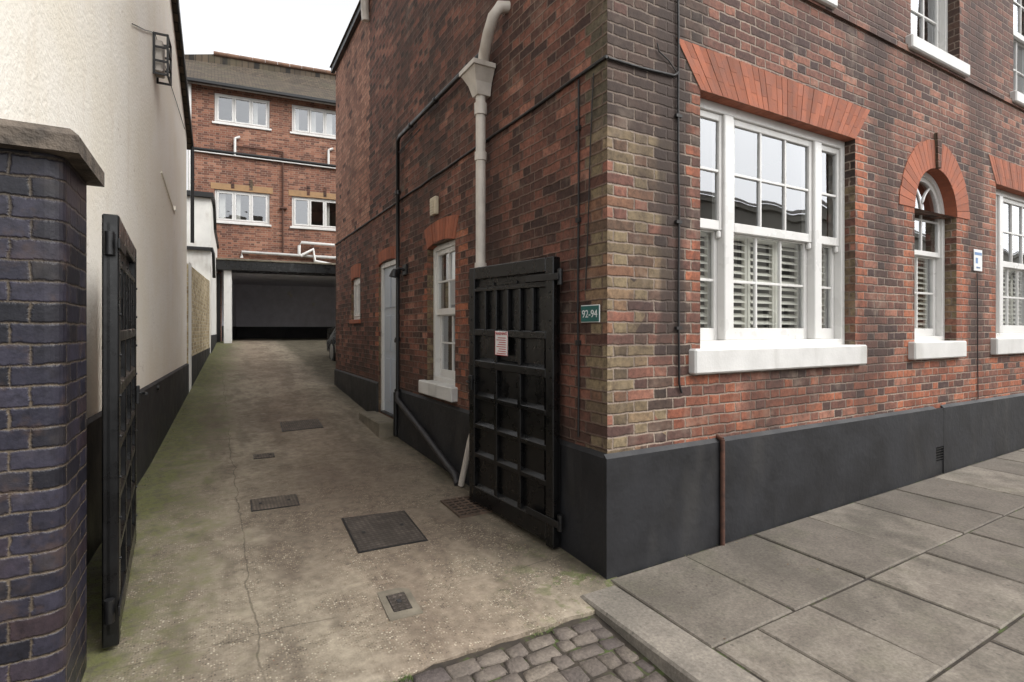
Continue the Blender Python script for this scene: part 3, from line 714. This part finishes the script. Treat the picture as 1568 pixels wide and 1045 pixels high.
lint=paint('sandstone_lintel',(156,124,90),.85,.1,6)
for q in bops:
    if q[2]<7: mb.box(q[0]-.1,q[1]+.1,.002,.012,q[3]+.001,q[3]+.2,lint)
    for k in range(2):
        x=q[0]+.54*(k+1)-.06
        if q[2]<7: mb.box(x,x+.1,.012,.018,q[3]+.06,q[3]+.4,B['side'])
mb.build('lintels',bb)
mb=MB(BK)
mb.solid([(-4.2,.32,9.38),(9.8,.32,9.38),(9.8,-2.6,11.75),(-2.3,-2.6,11.6),(-4.2,-2.6,11.2)],[(0,1,2,3,4)],tile)
mb.solid([(-4.2,.32,9.36),(9.8,.32,9.36),(9.8,0,9.36),(-4.2,0,9.36)],[(0,1,2,3)],white)
mb.solid([(-4.2,-2.6,11.2),(-2.3,-2.6,11.6),(9.8,-2.6,11.75),(9.8,-7,9.4),(-4.2,-7,9.4)],[(0,1,2,3,4)],tile)
rt=paint('terracotta_ridge',(112,86,70),.9,.2,4)
for i in range(28): mb.pipe([(-2.3+i*.43,-2.6,11.63+i*.0055),(-2.3+i*.43+.42,-2.6,11.63+i*.0055)],.085,rt,8)
mb.box(-4.2,9.8,.30,.42,9.28,9.38,ironb,.01)
mb.build('roof',bb)
mb=MB(BK)
mb.pipe([(-2.68,.08,9.3),(-2.68,.08,1.4)],.05,white,10)
mb.pipe([(-2.7,.07,7.28),(9.4,.07,7.12)],.05,ironb,8); mb.pipe([(-2.7,.075,7.20),(9.4,.075,7.04)],.022,white,8)
for s in (-1.4,1.5,4.6): mb.pipe([(s,.07,7.2),(s,.07,7.75)],.04,white); mb.pipe([(s,.07,7.75),(s+.15,.07,7.82)],.04,white)
mb.pipe([(.04,.05,4.1),(.04,.05,7.5)],.028,rust); mb.pipe([(.04,.05,7.5),(-1.5,.05,7.52)],.02,rust); mb.pipe([(-.06,.05,5.6),(.16,.05,5.6)],.05,rust)
mb.pipe([(-1.2,.1,3.85),(-1.2,.1,4.05),(9,.1,3.9)],.05,white)
mb.pipe([(.55,.1,4.0),(.55,.12,4.35),(.62,.14,4.47),(1.7,.14,4.44)],.05,white); mb.pipe([(.6,.16,4.0),(1.0,.16,4.25),(1.05,.16,3.85),(1.6,.16,3.75)],.06,white)
mb.build('soil_pipes',bb)
mb=MB(BK)
mb.box(-1.95,9.0,.02,.9,3.36,3.66,blackp,.01); mb.box(-1.95,9.0,.01,.95,3.66,3.72,stonem,.01)
mb.box(-1.66,-1.44,.55,.77,1.0,3.36,white,.01)
mb.box(-2.1,-1.8,.2,.32,1.0,3.3,ironb)
mb.build('canopy',bb)
gw=paint('garage_grey_paint',(216,216,224),.8,.08,3); gb_=paint('garage_black_band',(30,30,32),.7,.1,3)
mb=MB(BK); 
roombox(mb,-1.8,7.6,.9,3.4,-.12,-5.5,gw)
mb.box(-1.79,7.59,-5.49,-5.46,1.0,1.62,gb_); mb.box(-1.79,-1.76,-5.4,-.13,1.0,1.62,gb_)
for s,z in ((.2,3.0),(.28,2.9),(1.2,2.55),(2.6,2.55)): mb.box(s,s+.12,-5.46,-5.38,z,z+.14,white,.01)
mb.build('garage_interior',bb,recalc=False)

# ------------------------------------------------------------------ car (in rear yard)
def car(org):
    c=empty('parked_car'); mp=lambda a,o,z:(org[0]+o,org[1]+a,org[2]+z)
    pm=paint('dark_car_paint',(20,22,26),.2,.05,3); tyre=paint('tyre_rubber',(18,18,18),.8,.1,20); al=paint('alloy_wheel',(150,152,156),.35,.05,10,metal=.8)
    prof=[(0,.35),(0,.62),(.12,.78),(1.0,.94),(1.75,1.40),(3.0,1.42),(3.75,1.02),(4.1,.95),(4.2,.6),(4.15,.35)]
    mb=MB(mp)
    secs=[(.0,.10),(.1,.02),(.88,0),(1.66,.02),(1.76,.10)]
    vs=[];n=len(prof)
    for o,ins in secs:
        for a,z in prof:
            oo=o
            if z>1.0: oo=.88+(o-.88)*.82
            vs.append((a+(ins if a<2 else -ins),oo,z-ins*.4))
    fs=[]
    for i in range(len(secs)-1):
        for k in range(n): fs.append((i*n+k,i*n+(k+1)%n,(i+1)*n+(k+1)%n,(i+1)*n+k))
    fs+= [list(range(n)),list(range((len(secs)-1)*n,len(secs)*n))]
    mb.solid(vs,fs,pm,False); mb.build('body',c)
    mb=MB(mp)
    for o0,o1 in ((-.01,.2),(1.56,1.77)):
        for a in (.78,3.35):
            mb.pipe([(a,o0,.32),(a,o1,.32)],.32,tyre,24); mb.pipe([(a,o0-.006,.32),(a,o1+.006,.32)],.21,al,16)
    mb.build('wheels',c)
    mb=MB(mp)
    mb.solid([(1.05,.3,.985),(1.05,1.46,.985),(1.72,1.4,1.395),(1.72,.36,1.395)],[(0,1,2,3)],roomd); mb.build('windscreen',c)
    mb=MB(mp); mb.box(-.02,.03,.12,.42,.6,.72,al,.01); mb.box(-.02,.03,1.34,1.64,.6,.72,al,.01); mb.box(-.03,.02,.6,1.16,.38,.5,wt,.005); mb.build('lamps',c)
car((.62,8.4,prof(10.3)))

# ------------------------------------------------------------------ ground materials
def mk_concrete():
    t=NT('alley_concrete'); P=t.pos(); M=t.M
    sp=t.n('ShaderNodeSeparateXYZ'); t.set(sp.inputs[0],P); x,y=sp.outputs[0],sp.outputs[1]
    n1=t.noise(P,.8,4,.6); n2=t.noise(P,3.5,4,.75); n3=t.noise(P,16,4,.7); n4=t.noise(t.scalevec(P,(1.6,.5,1)),1.3,4,.7)
    col=t.mix(t.mr(n1,.35,.65),lin((120,110,97)),lin((143,133,117)))
    col=t.mix(t.mr(n2,.45,.75,0,.6),col,lin((94,86,76)))
    col=t.mix(t.mr(n2,.5,.25,0,.5),col,lin((164,153,136)))
    col=t.mix(t.mr(n4,.48,.62,0,.6),col,lin((93,83,73)))
    w=M('ADD',x,M('MULTIPLY',M('SUBTRACT',n2,.5),.6))
    col=t.mix(t.mr(M('ABSOLUTE',M('ADD',w,1.0)),.1,.75,.35,0),col,lin((128,110,96)))
    yy=M('ADD',y,M('MULTIPLY',M('SUBTRACT',n4,.5),1.2))
    bay=M('MULTIPLY',M('MULTIPLY',t.mr(yy,.6,.95),t.mr(yy,4.2,3.0)),t.mr(w,-2.0,-1.7))
    col=t.mix(M('MULTIPLY',bay,.45),col,lin((92,80,70)))
    v=t.n('ShaderNodeTexVoronoi'); t.set(v.inputs['Vector'],P); v.inputs['Scale'].default_value=85
    sc=t.n('ShaderNodeSeparateColor'); t.set(sc.inputs[0],v.outputs['Color'])
    agg=t.ramp(sc.outputs[0],[(0,lin((60,52,45))),(.35,lin((104,93,80))),(.7,lin((142,129,109))),(.93,lin((196,187,168))),(1,lin((120,86,68)))])
    am=M('MULTIPLY',t.mr(v.outputs['Distance'],.35,.5,.9,0),M('MULTIPLY',t.mr(n2,.40,.58),t.mr(y,-.5,5,.8,.12)))
    col=t.mix(am,col,agg)
    wob=M('MULTIPLY',M('SUBTRACT',t.noise(P,1.6,4,.65),.5),.16)
    wobs=M('MULTIPLY',M('SUBTRACT',t.noise(P,9,3,.65),.5),.025)
    def line(c,off,wv,wd,k):
        d=M('ABSOLUTE',M('SUBTRACT',M('ADD',c,wv),off)); return t.mr(d,wd*.3,wd,k,0)
    ws=M('ADD',wob,wobs)
    L=[M('MULTIPLY',line(x,-1.90,ws,.007,.5),t.mr(n1,.35,.5))]
    L+= [line(y,a,wobs,.006,.5) for a in (3.45,8.2,12)]+[M('MULTIPLY',line(y,.35,ws,.006,.5),t.mr(n1,.6,.48))]
    cr=L[0]
    for q in L[1:]: cr=M('MAXIMUM',cr,q)
    col=t.mix(cr,col,lin((58,51,43)))
    dl=M('SUBTRACT',x,M('ADD',-2.88,M('MULTIPLY',y,.052)))
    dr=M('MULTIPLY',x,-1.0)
    ml=t.mr(M('ADD',dl,M('MULTIPLY',M('SUBTRACT',n2,.5),1.8)),.1,.85,.9,0)
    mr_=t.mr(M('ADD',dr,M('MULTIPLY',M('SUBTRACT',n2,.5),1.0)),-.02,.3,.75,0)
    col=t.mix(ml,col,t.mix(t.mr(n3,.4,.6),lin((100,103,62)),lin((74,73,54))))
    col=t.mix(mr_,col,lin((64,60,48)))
    mc=M('MULTIPLY',t.mr(t.noise(P,5.5,3,.75),.53,.6,0,.7),t.mr(y,.9,.0)); mc=M('MULTIPLY',mc,t.mr(x,-.9,-.1)); col=t.mix(mc,col,lin((86,94,54)))
    col=t.mix(1.0,col,t.ramp(n3,[(.3,(.74,.73,.71,1)),(.7,(1.18,1.18,1.16,1))]),'MULTIPLY')
    h=M('ADD',M('MULTIPLY',n3,.8),M('MULTIPLY',M('SUBTRACT',.6,v.outputs['Distance']),.5))
    return t.fin(col,t.mr(n2,.3,.7,.7,.95),t.bump(h,.004),spec=.3)
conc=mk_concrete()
def mk_bed():
    t=NT('joint_dirt_and_moss'); P=t.pos()
    n=t.noise(P,7,4,.7)
    col=t.ramp(n,[(.35,lin((44,38,33))),(.54,lin((60,53,44))),(.62,lin((66,76,38))),(.8,lin((80,96,44)))])
    return t.fin(col,.95,t.bump(n,.01))
bed=mk_bed()
def mk_stone(name,c1,c2,c3,isl=.6,bd=.004,moss=0):
    t=NT(name); P=t.pos(); g=t.n('ShaderNodeNewGeometry').outputs['Random Per Island']
    n=t.noise(P,5,4,.7); n2=t.noise(P,1.3,4,.6); n3=t.noise(P,60,3,.7)
    a=t.mix(t.mr(n,.35,.65),lin(c1),lin(c2)); col=t.mix(t.M('MULTIPLY',g,isl),a,lin(c3))
    col=t.mix(t.mr(n2,.46,.66,0,.6),col,lin(tuple(int(q*.68) for q in c1)))
    if moss: col=t.mix(t.mr(t.noise(P,2.1,4,.7),.5,.72,0,moss),col,lin((84,86,62)))
    v=t.n('ShaderNodeTexVoronoi'); t.set(v.inputs['Vector'],P); v.inputs['Scale'].default_value=13; v.inputs['Randomness'].default_value=1
    spots=t.M('MULTIPLY',t.mr(v.outputs['Distance'],.09,.14,.55,0),t.mr(n2,.46,.54))
    col=t.mix(spots,col,lin((64,58,53)))
    col=t.mix(1.0,col,t.ramp(n3,[(.3,(.72,.72,.72,1)),(.7,(1.22,1.22,1.2,1))]),'MULTIPLY')
    return t.fin(col,.82,t.bump(t.M('ADD',n,t.M('MULTIPLY',n3,.7)),bd),spec=.35)
slabm=mk_stone('pavement_flagstone',(114,106,97),(136,128,117),(94,87,80),.8,.003,.2)
settm=mk_stone('granite_sett',(100,91,84),(124,114,103),(82,74,72),.9,.009,.12)
kerbm=mk_stone('granite_kerb',(122,115,106),(146,138,127),(112,105,98),.5,.004,.1)
asph=mk_stone('asphalt',(60,58,56),(74,72,70),(66,64,62),.1,.004)

# ------------------------------------------------------------------ ground sheets
def frange(a,b,s):
    n=max(1,int(round((b-a)/s))); return [a+(b-a)*i/n for i in range(n+1)]
def sheet(name,xs,ys,zf,m):
    me=bpy.data.meshes.new(name); vs=[(x,y,zf(x,y)) for y in ys for x in xs]; nx=len(xs)
    fs=[(j*nx+i,j*nx+i+1,(j+1)*nx+i+1,(j+1)*nx+i) for j in range(len(ys)-1) for i in range(nx-1)]
    me.from_pydata(vs,[],fs); me.materials.append(m); me.polygons.foreach_set('use_smooth',[True]*len(fs)); me.update()
    me.uv_layers.new(name='UVMap')
    o=bpy.data.objects.new(name,me); bpy.context.collection.objects.link(o); return o
sheet('ground',[-150,-60,-20,-8,-3,0,8,20,60,150],[-150,-60,-30,-16,-10,-5,-2,0],lambda x,y:-.30,asph)
sheet('rear_ground',[-60,-20,-9,-5,0,5,20,60],[8.2,10,12,14,17,20,25,60,150],lambda x,y:prof(y)-.03,asph)
def az(x,y):
    b=prof(y) if y>0 else 0.0+ (y*.06)
    return b+.008*mn.noise(Vector((x*1.5,y*1.5,3)))+ (-.018*math.exp(-((x+1.5)/.5)**2) if y<16 else 0)
def alley_sheet():
    xs=frange(-2.95,.05,.06); ys=frange(-.24,8.2,.12)
    me=bpy.data.meshes.new('alley'); vs=[]
    for j,y in enumerate(ys):
        for x in xs:
            yy=y+(.04*mn.noise(Vector((x*4,0,9)))+.014*mn.noise(Vector((x*17,0,2))) if j==0 else 0)
            vs.append((x,yy,az(x,y)))
    nx=len(xs); b=len(vs)
    for i in range(nx): vs.append((vs[i][0],vs[i][1],-.1))
    fs=[(j*nx+i,j*nx+i+1,(j+1)*nx+i+1,(j+1)*nx+i) for j in range(len(ys)-1) for i in range(nx-1)]+[(i,b+i,b+i+1,i+1) for i in range(nx-1)]
    me.from_pydata(vs,[],fs); me.materials.append(conc); me.polygons.foreach_set('use_smooth',[True]*(len(fs)-nx+1)+[False]*(nx-1)); me.update(); me.uv_layers.new(name='UVMap')
    o=bpy.data.objects.new('alley',me); bpy.context.collection.objects.link(o)
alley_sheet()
sheet('rear_yard',frange(-2.95,9.5,.4),frange(8.2,24,.3),az,conc)
sheet('joint_bed',frange(-2.9,-.2,.15),frange(-2.9,-.20,.15),lambda x,y:sz(x,y)-.009,bed)
sheet('pavement_bed',frange(-.2,16,.6),frange(-3.1,.0,.4),lambda x,y:pz(x,y)-.010,bed)
def stone(mb,cx0,cx1,cy0,cy1,zf,h,m,rnd=.012,crown=.006):
    jx=[random.uniform(-rnd,rnd) for _ in range(4)]; jy=[random.uniform(-rnd,rnd) for _ in range(4)]; tz=[random.uniform(-.006,.006) for _ in range(4)]
    us=[0,.08,.5,.92,1]; vs=[]
    for j in us:
        for i in us:
            w=[(1-i)*(1-j),i*(1-j),i*j,(1-i)*j]
            X=(cx0*(w[0]+w[3])+cx1*(w[1]+w[2]))+sum(w[k]*jx[k] for k in range(4)); Y=(cy0*(w[0]+w[1])+cy1*(w[2]+w[3]))+sum(w[k]*jy[k] for k in range(4))
            ei=min(i,1-i); ej=min(j,1-j); e=(0 if (ei==0 or ej==0) else (.9 if (ei<.2 or ej<.2) else 1))
            if ei==0 and ej==0: X+=(.010 if i==0 else -.010); Y+=(.010 if j==0 else -.010)
            vs.append((X,Y,zf(X,Y)-crown*1.3+crown*1.3*e+sum(w[k]*tz[k] for k in range(4))+(random.uniform(-.003,.003) if e else 0)))
    fs=[(j*5+i,j*5+i+1,(j+1)*5+i+1,(j+1)*5+i) for j in range(4) for i in range(4)]
    rim=[0,1,2,3,4,9,14,19,24,23,22,21,20,15,10,5]; base=len(vs)
    for r_ in rim: vs.append((vs[r_][0],vs[r_][1],vs[r_][2]-h))
    for k in range(16): fs.append((rim[k],rim[(k+1)%16],base+(k+1)%16,base+k))
    mb.solid(vs,fs,m,True,True)
mb=MB(); y=-.27
while y>-2.8:
    h=random.uniform(.08,.12); x=-2.62
    while x<-.31:
        w=random.uniform(.085,.19)
        if x+w>-.36: w=-.31-x
        yo=.018*mn.noise(Vector((x*3,y*2,7)))
        if w>.04: stone(mb,x+.003,x+w-.003,y-h+.003+yo,y-.003+yo*.8,sz,.03,settm,.010)
        x+=w
    y-=h
mb.build('granite_setts')
mb=MB()
def kerbstone(x0,x1,y0,y1,zf,drop):
    vs=[];b=.012
    for (x,y,dz) in ((x0,y0,-drop),(x1,y0,-drop),(x1,y1,-drop),(x0,y1,-drop),(x0,y0,-b),(x1,y0,-b),(x1,y1,-b),(x0,y1,-b)):
        vs.append((x,y,zf(x,y)+dz))
    for (x,y) in ((x0+b,y0+b),(x1-b,y0+b),(x1-b,y1-b),(x0+b,y1-b)): vs.append((x,y,zf(x,y)))
    mb.solid(vs,[(0,1,5,4),(1,2,6,5),(2,3,7,6),(3,0,4,7),(4,5,9,8),(5,6,10,9),(6,7,11,10),(7,4,8,11),(8,9,10,11)],kerbm,False,True)
kz=lambda x,y:pz(x,y)+.006
ys=[-.10,-1.42,-2.35,-3.1]
for a,b_ in zip(ys[:-1],ys[1:]): kerbstone(-.285,-.03,b_+.005,a-.004,kz,.3)
x=-.02
while x<16: kerbstone(x,x+.9,-3.1,-2.85,kz,.3); x+=.91
for y0,y1 in ((-1.2,-.24),(-2.2,-1.21),(-3.1,-2.21)): kerbstone(-2.98,-2.68,y0+.004,y1-.004,kz,.3)
mb.build('kerb')
mb=MB()
def flag(x0,x1,y0,y1,g=.0065):
    j=lambda:random.uniform(-.012,.012); b=.007
    q=[(x0+g+j(),y0+g),(x1-g+j(),y0+g),(x1-g+j(),y1-g),(x0+g+j(),y1-g)]
    tz=random.uniform(-.003,.003); tl=[random.uniform(-.003,.003) for _ in range(4)]
    cx_=(x0+x1)/2; cy_=(y0+y1)/2
    top=[(x+(b if x<cx_ else -b),y+(b if y<cy_ else -b),pz(x,y)+tz+t_) for (x,y),t_ in zip(q,tl)]
    mid=[(x,y,pz(x,y)+tz-b+t_) for (x,y),t_ in zip(q,tl)]; bot=[(x,y,pz(x,y)-.05) for x,y in q]
    mb.solid(bot+mid+top,[(0,1,5,4),(1,2,6,5),(2,3,7,6),(3,0,4,7),(4,5,9,8),(5,6,10,9),(6,7,11,10),(7,4,8,11),(8,9,10,11)],slabm,False,True)
rows=[(-.80,-.035,[-.02,.62,1.32,1.97,2.62,3.3,4.0]),(-1.42,-.80,[-.02,.30,.74,1.33,2.02,2.66,3.3,4.1]),(-2.08,-1.42,[-.02,.55,1.18,1.85,2.4,3.1]),(-2.84,-2.08,[-.02,.7,1.3,2.1,2.7])]
for y0,y1,xs in rows:
    while xs[-1]<16: xs.append(xs[-1]+random.choice((.6,.7,.8)))
    for a,b_ in zip(xs[:-1],xs[1:]): flag(a,b_,y0,y1)
x=-12
while x<-3.1: 
    for y0,y1 in ((-.9,-.02),(-1.8,-.9),(-3,-1.8)): flag(x,x+.74,y0,y1)
    x+=.75
mb.build('pavement')
# ------------------------------------------------------------------ covers
def coverplate(name,q,m,frame=True,lift=.006,collar=None,holes=2):
    mb=MB(); cx_=sum(p[0] for p in q)/4; cy_=sum(p[1] for p in q)/4
    def sc(f,dz): return [(cx_+(x-cx_)*f,cy_+(y-cy_)*f,az(x,y)+dz) for x,y in q]
    def slab(f0,dz,mm,h=.03):
        t_=sc(f0,dz); b_=[(x,y,z-h) for x,y,z in t_]
        mb.solid(b_+t_,[(0,1,5,4),(1,2,6,5),(2,3,7,6),(3,0,4,7),(4,5,6,7)],mm,False,True)
    if collar: slab(collar,lift*.6,stonem)
    slab(1,lift,ironb if frame else m); slab(.95,lift+.003,m)
    for i in range(holes):
        px=cx_+(i-.5)*.6*(q[1][0]-q[0][0]) if holes>1 else cx_
        z=az(px,cy_)+lift+.006; mb.solid([(px-.012,cy_-.02,z),(px+.012,cy_-.02,z),(px+.012,cy_+.02,z),(px-.012,cy_+.02,z)],[(0,1,2,3)],roomd,False,True)
    return mb.build(name)
coverplate('manhole_cover',[(-1.25,1.03),(-.78,.99),(-.75,1.60),(-1.22,1.70)],cover)
coverplate('manhole_cover',[(-1.82,2.16),(-1.46,2.16),(-1.45,2.45),(-1.81,2.45)],cover2)
coverplate('manhole_cover',[(-1.30,4.92),(-.79,4.91),(-.78,5.42),(-1.27,5.46)],cover2)
coverplate('manhole_cover',[(-1.70,3.84),(-1.49,3.84),(-1.48,4.03),(-1.69,4.03)],cover2)
coverplate('stopcock_cover',[(-1.25,.24),(-1.15,.23),(-1.14,.41),(-1.24,.42)],cover,collar=1.75,holes=1)
mb=MB()
gx0,gx1,gy0,gy1=-.42,-.14,1.25,1.66
gi=paint('worn_iron_grate',(84,68,56),.7,.3,20,.002,60)
zc=lambda x,y:az(x,y)+.016
def gbar(x0,x1,y0,y1):
    t_=[(x0,y0,zc(x0,y0)),(x1,y0,zc(x1,y0)),(x1,y1,zc(x1,y1)),(x0,y1,zc(x0,y1))]; mb.solid([(a,b_,c-.03) for a,b_,c in t_]+t_,[(0,1,5,4),(1,2,6,5),(2,3,7,6),(3,0,4,7),(4,5,6,7)],gi,False,True)
gbar(gx0,gx1,gy0,gy0+.02);gbar(gx0,gx1,gy1-.02,gy1);gbar(gx0,gx0+.02,gy0+.02,gy1-.02);gbar(gx1-.02,gx1,gy0+.02,gy1-.02)
for i in range(6): y=gy0+.055+i*.058; gbar(gx0+.02,gx1-.02,y,y+.018)
for i in range(3): x=gx0+.07+i*.06; gbar(x,x+.014,gy0+.02,gy1-.02)
blk=paint('drain_darkness',(16,14,13),.9,.1,5)
mb.poly([(gx0+.015,gy0+.015,zc(gx0,gy0)-.009),(gx1-.015,gy0+.015,zc(gx1,gy0)-.009),(gx1-.015,gy1-.015,zc(gx1,gy1)-.009),(gx0+.015,gy1-.015,zc(gx0,gy1)-.009)],blk,False,True)
mb.build('drain_grate')

# ------------------------------------------------------------------ weeds and litter
def mk_leaf(name,rp):
    t=NT(name); g=t.n('ShaderNodeNewGeometry').outputs['Random Per Island']
    return t.fin(t.ramp(g,rp),.7)
leaf=mk_leaf('weed_green',R((0,(50,66,28)),(.6,(76,96,42)),(1,(108,114,62))))
mb=MB()
def tuft(x,y,z,n,s):
    for _ in range(n):
        a=random.uniform(0,6.28); l=s*random.uniform(.4,1.1); px=x+random.gauss(0,s*.5); py=y+random.gauss(0,s*.5); w=s*.10
        dx,dy=math.cos(a),math.sin(a)
        mb.solid([(px-dy*w,py+dx*w,z),(px+dy*w,py-dx*w,z),(px+dx*l*.4+dy*w*.7,py+dy*l*.4-dx*w*.7,z+l*.5),(px+dx*l*.4-dy*w*.7,py+dy*l*.4+dx*w*.7,z+l*.5),(px+dx*l*.8,py+dy*l*.8,z+l*.65)],[(0,1,2,3),(3,2,4)],leaf,False,True)
for i in range(420):
    x=random.uniform(-1.8,-.32); y=-.262+random.gauss(0,.010)+.03*mn.noise(Vector((x*4,0,9)))
    if mn.noise(Vector((x*4,1,1)))>.12: tuft(x,y,-.032,5,.013)
for i in range(110): x=random.uniform(-1.5,-.32); y=random.uniform(-.9,-.25); tuft(x,y,sz(x,y)-.010,4,.008)
for i in range(70): tuft(-.10+random.gauss(0,.06),random.uniform(-.1,.35),az(-.1,.1),5,.010)
for i in range(60): y=random.uniform(-.1,7.8); tuft(-2.86+.052*y+.05+random.uniform(0,.03),y,az(-2.7,y),4,.018)
for i in range(40): y=random.uniform(.3,4); tuft(-.04+random.uniform(-.03,0),y,az(0,y),3,.015)
for i in range(50): x=random.uniform(.0,9); tuft(x,-.038,pz(x,0)-.004,3,.010)
mb.build('weeds')
brown=mk_leaf('dead_leaf',R((0,(70,48,32)),(.5,(104,78,50)),(1,(150,128,92))))
mb=MB()
def litter(x,y,z,s):
    a=random.uniform(0,6.28); c,d=math.cos(a)*s,math.sin(a)*s
    mb.solid([(x-c,y-d,z),(x-d*.5,y+c*.5,z+s*.3),(x+c,y+d,z+s*.15),(x+d*.5,y-c*.5,z+s*.25)],[(0,1,2),(0,2,3)],brown,False,True)
for i in range(60): y=random.uniform(-.2,7); litter(random.choice((-.06-random.expovariate(12),-2.74+.052*y+random.expovariate(10))),y,0+az(-1,y)+.012,random.uniform(.005,.013))
for i in range(40): x=random.uniform(-2.2,-.2); y=random.uniform(-.2,4); litter(x,y,az(x,y)+.003,random.uniform(.004,.010))
for i in range(40): x=random.uniform(0,6); y=-.05-random.expovariate(4); litter(x,y,pz(x,y)+.004,random.uniform(.004,.010))
mb.build('leaf_litter')

# ------------------------------------------------------------------ opposite side of the street (seen in reflections)
op=empty('terrace_building')
OP=lambda a,o,z:(a,-14+o,z)
stuc=paint('pale_stucco',(180,175,164),.85,.06,2)
mb=MB(OP); ops=[(6+i*3.2,7.1+i*3.2,z,z+1.7) for i in range(17) for z in (1.0,4.2)]
wall(mb,4,60,-.3,7.4,ops,stuc,.15); mb.box(3.9,60.1,.01,.2,7.3,7.6,stuc)
for q in ops: mb.poly([(q[0],-.15,q[2]),(q[1],-.15,q[2]),(q[1],-.15,q[3]),(q[0],-.15,q[3])],roomd)
for q in ops: mb.box((q[0]+q[1])/2-.03,(q[0]+q[1])/2+.03,-.15,-.1,q[2],q[3],white); mb.box(q[0],q[1],-.15,-.1,q[2]+.82,q[2]+.88,white)
mb.build('walls',op,recalc=False)
mb=MB(OP); mb.solid([(4,.3,7.6),(60,.3,7.6),(60,-4,9.4),(4,-4,9.4)],[(0,1,2,3)],tile); mb.build('roof',op)

# ------------------------------------------------------------------ light, world, camera
sdir=Vector((-.48,.62,-.78))
w=bpy.data.worlds.new('World'); scene.world=w; w.use_nodes=True; nt=w.node_tree; nt.nodes.clear()
sky=nt.nodes.new('ShaderNodeTexSky'); sky.sky_type='NISHITA'; sky.sun_disc=False; sky.sun_elevation=math.radians(45); sky.sun_rotation=math.atan2(-sdir.x,-sdir.y)%(2*math.pi); sky.air_density=1; sky.dust_density=3; sky.ozone_density=1
hs=nt.nodes.new('ShaderNodeHueSaturation'); hs.inputs['Saturation'].default_value=.05; hs.inputs['Value'].default_value=2.45
bg=nt.nodes.new('ShaderNodeBackground'); bg.inputs[1].default_value=.15
wo=nt.nodes.new('ShaderNodeOutputWorld')
nt.links.new(sky.outputs[0],hs.inputs['Color']); nt.links.new(hs.outputs[0],bg.inputs[0]); nt.links.new(bg.outputs[0],wo.inputs[0])
sl=bpy.data.lights.new('sun','SUN'); sl.energy=.8; sl.angle=math.radians(35); sl.color=(1,.98,.95)
so=bpy.data.objects.new('sun',sl); bpy.context.collection.objects.link(so)
so.rotation_euler=sdir.to_track_quat('-Z','Y').to_euler()
cam=bpy.data.cameras.new('camera'); co=bpy.data.objects.new('camera',cam); bpy.context.collection.objects.link(co)
co.location=(-2.094,-2.532,1.5); co.rotation_euler=(math.radians(90),0,math.radians(-29.44))
cam.lens=36*815/1568; cam.sensor_width=36; cam.shift_y=-.0112; cam.clip_end=500; cam.clip_start=.05
scene.camera=co
scene.view_settings.view_transform='Standard'; scene.view_settings.look='None'; scene.view_settings.exposure=0
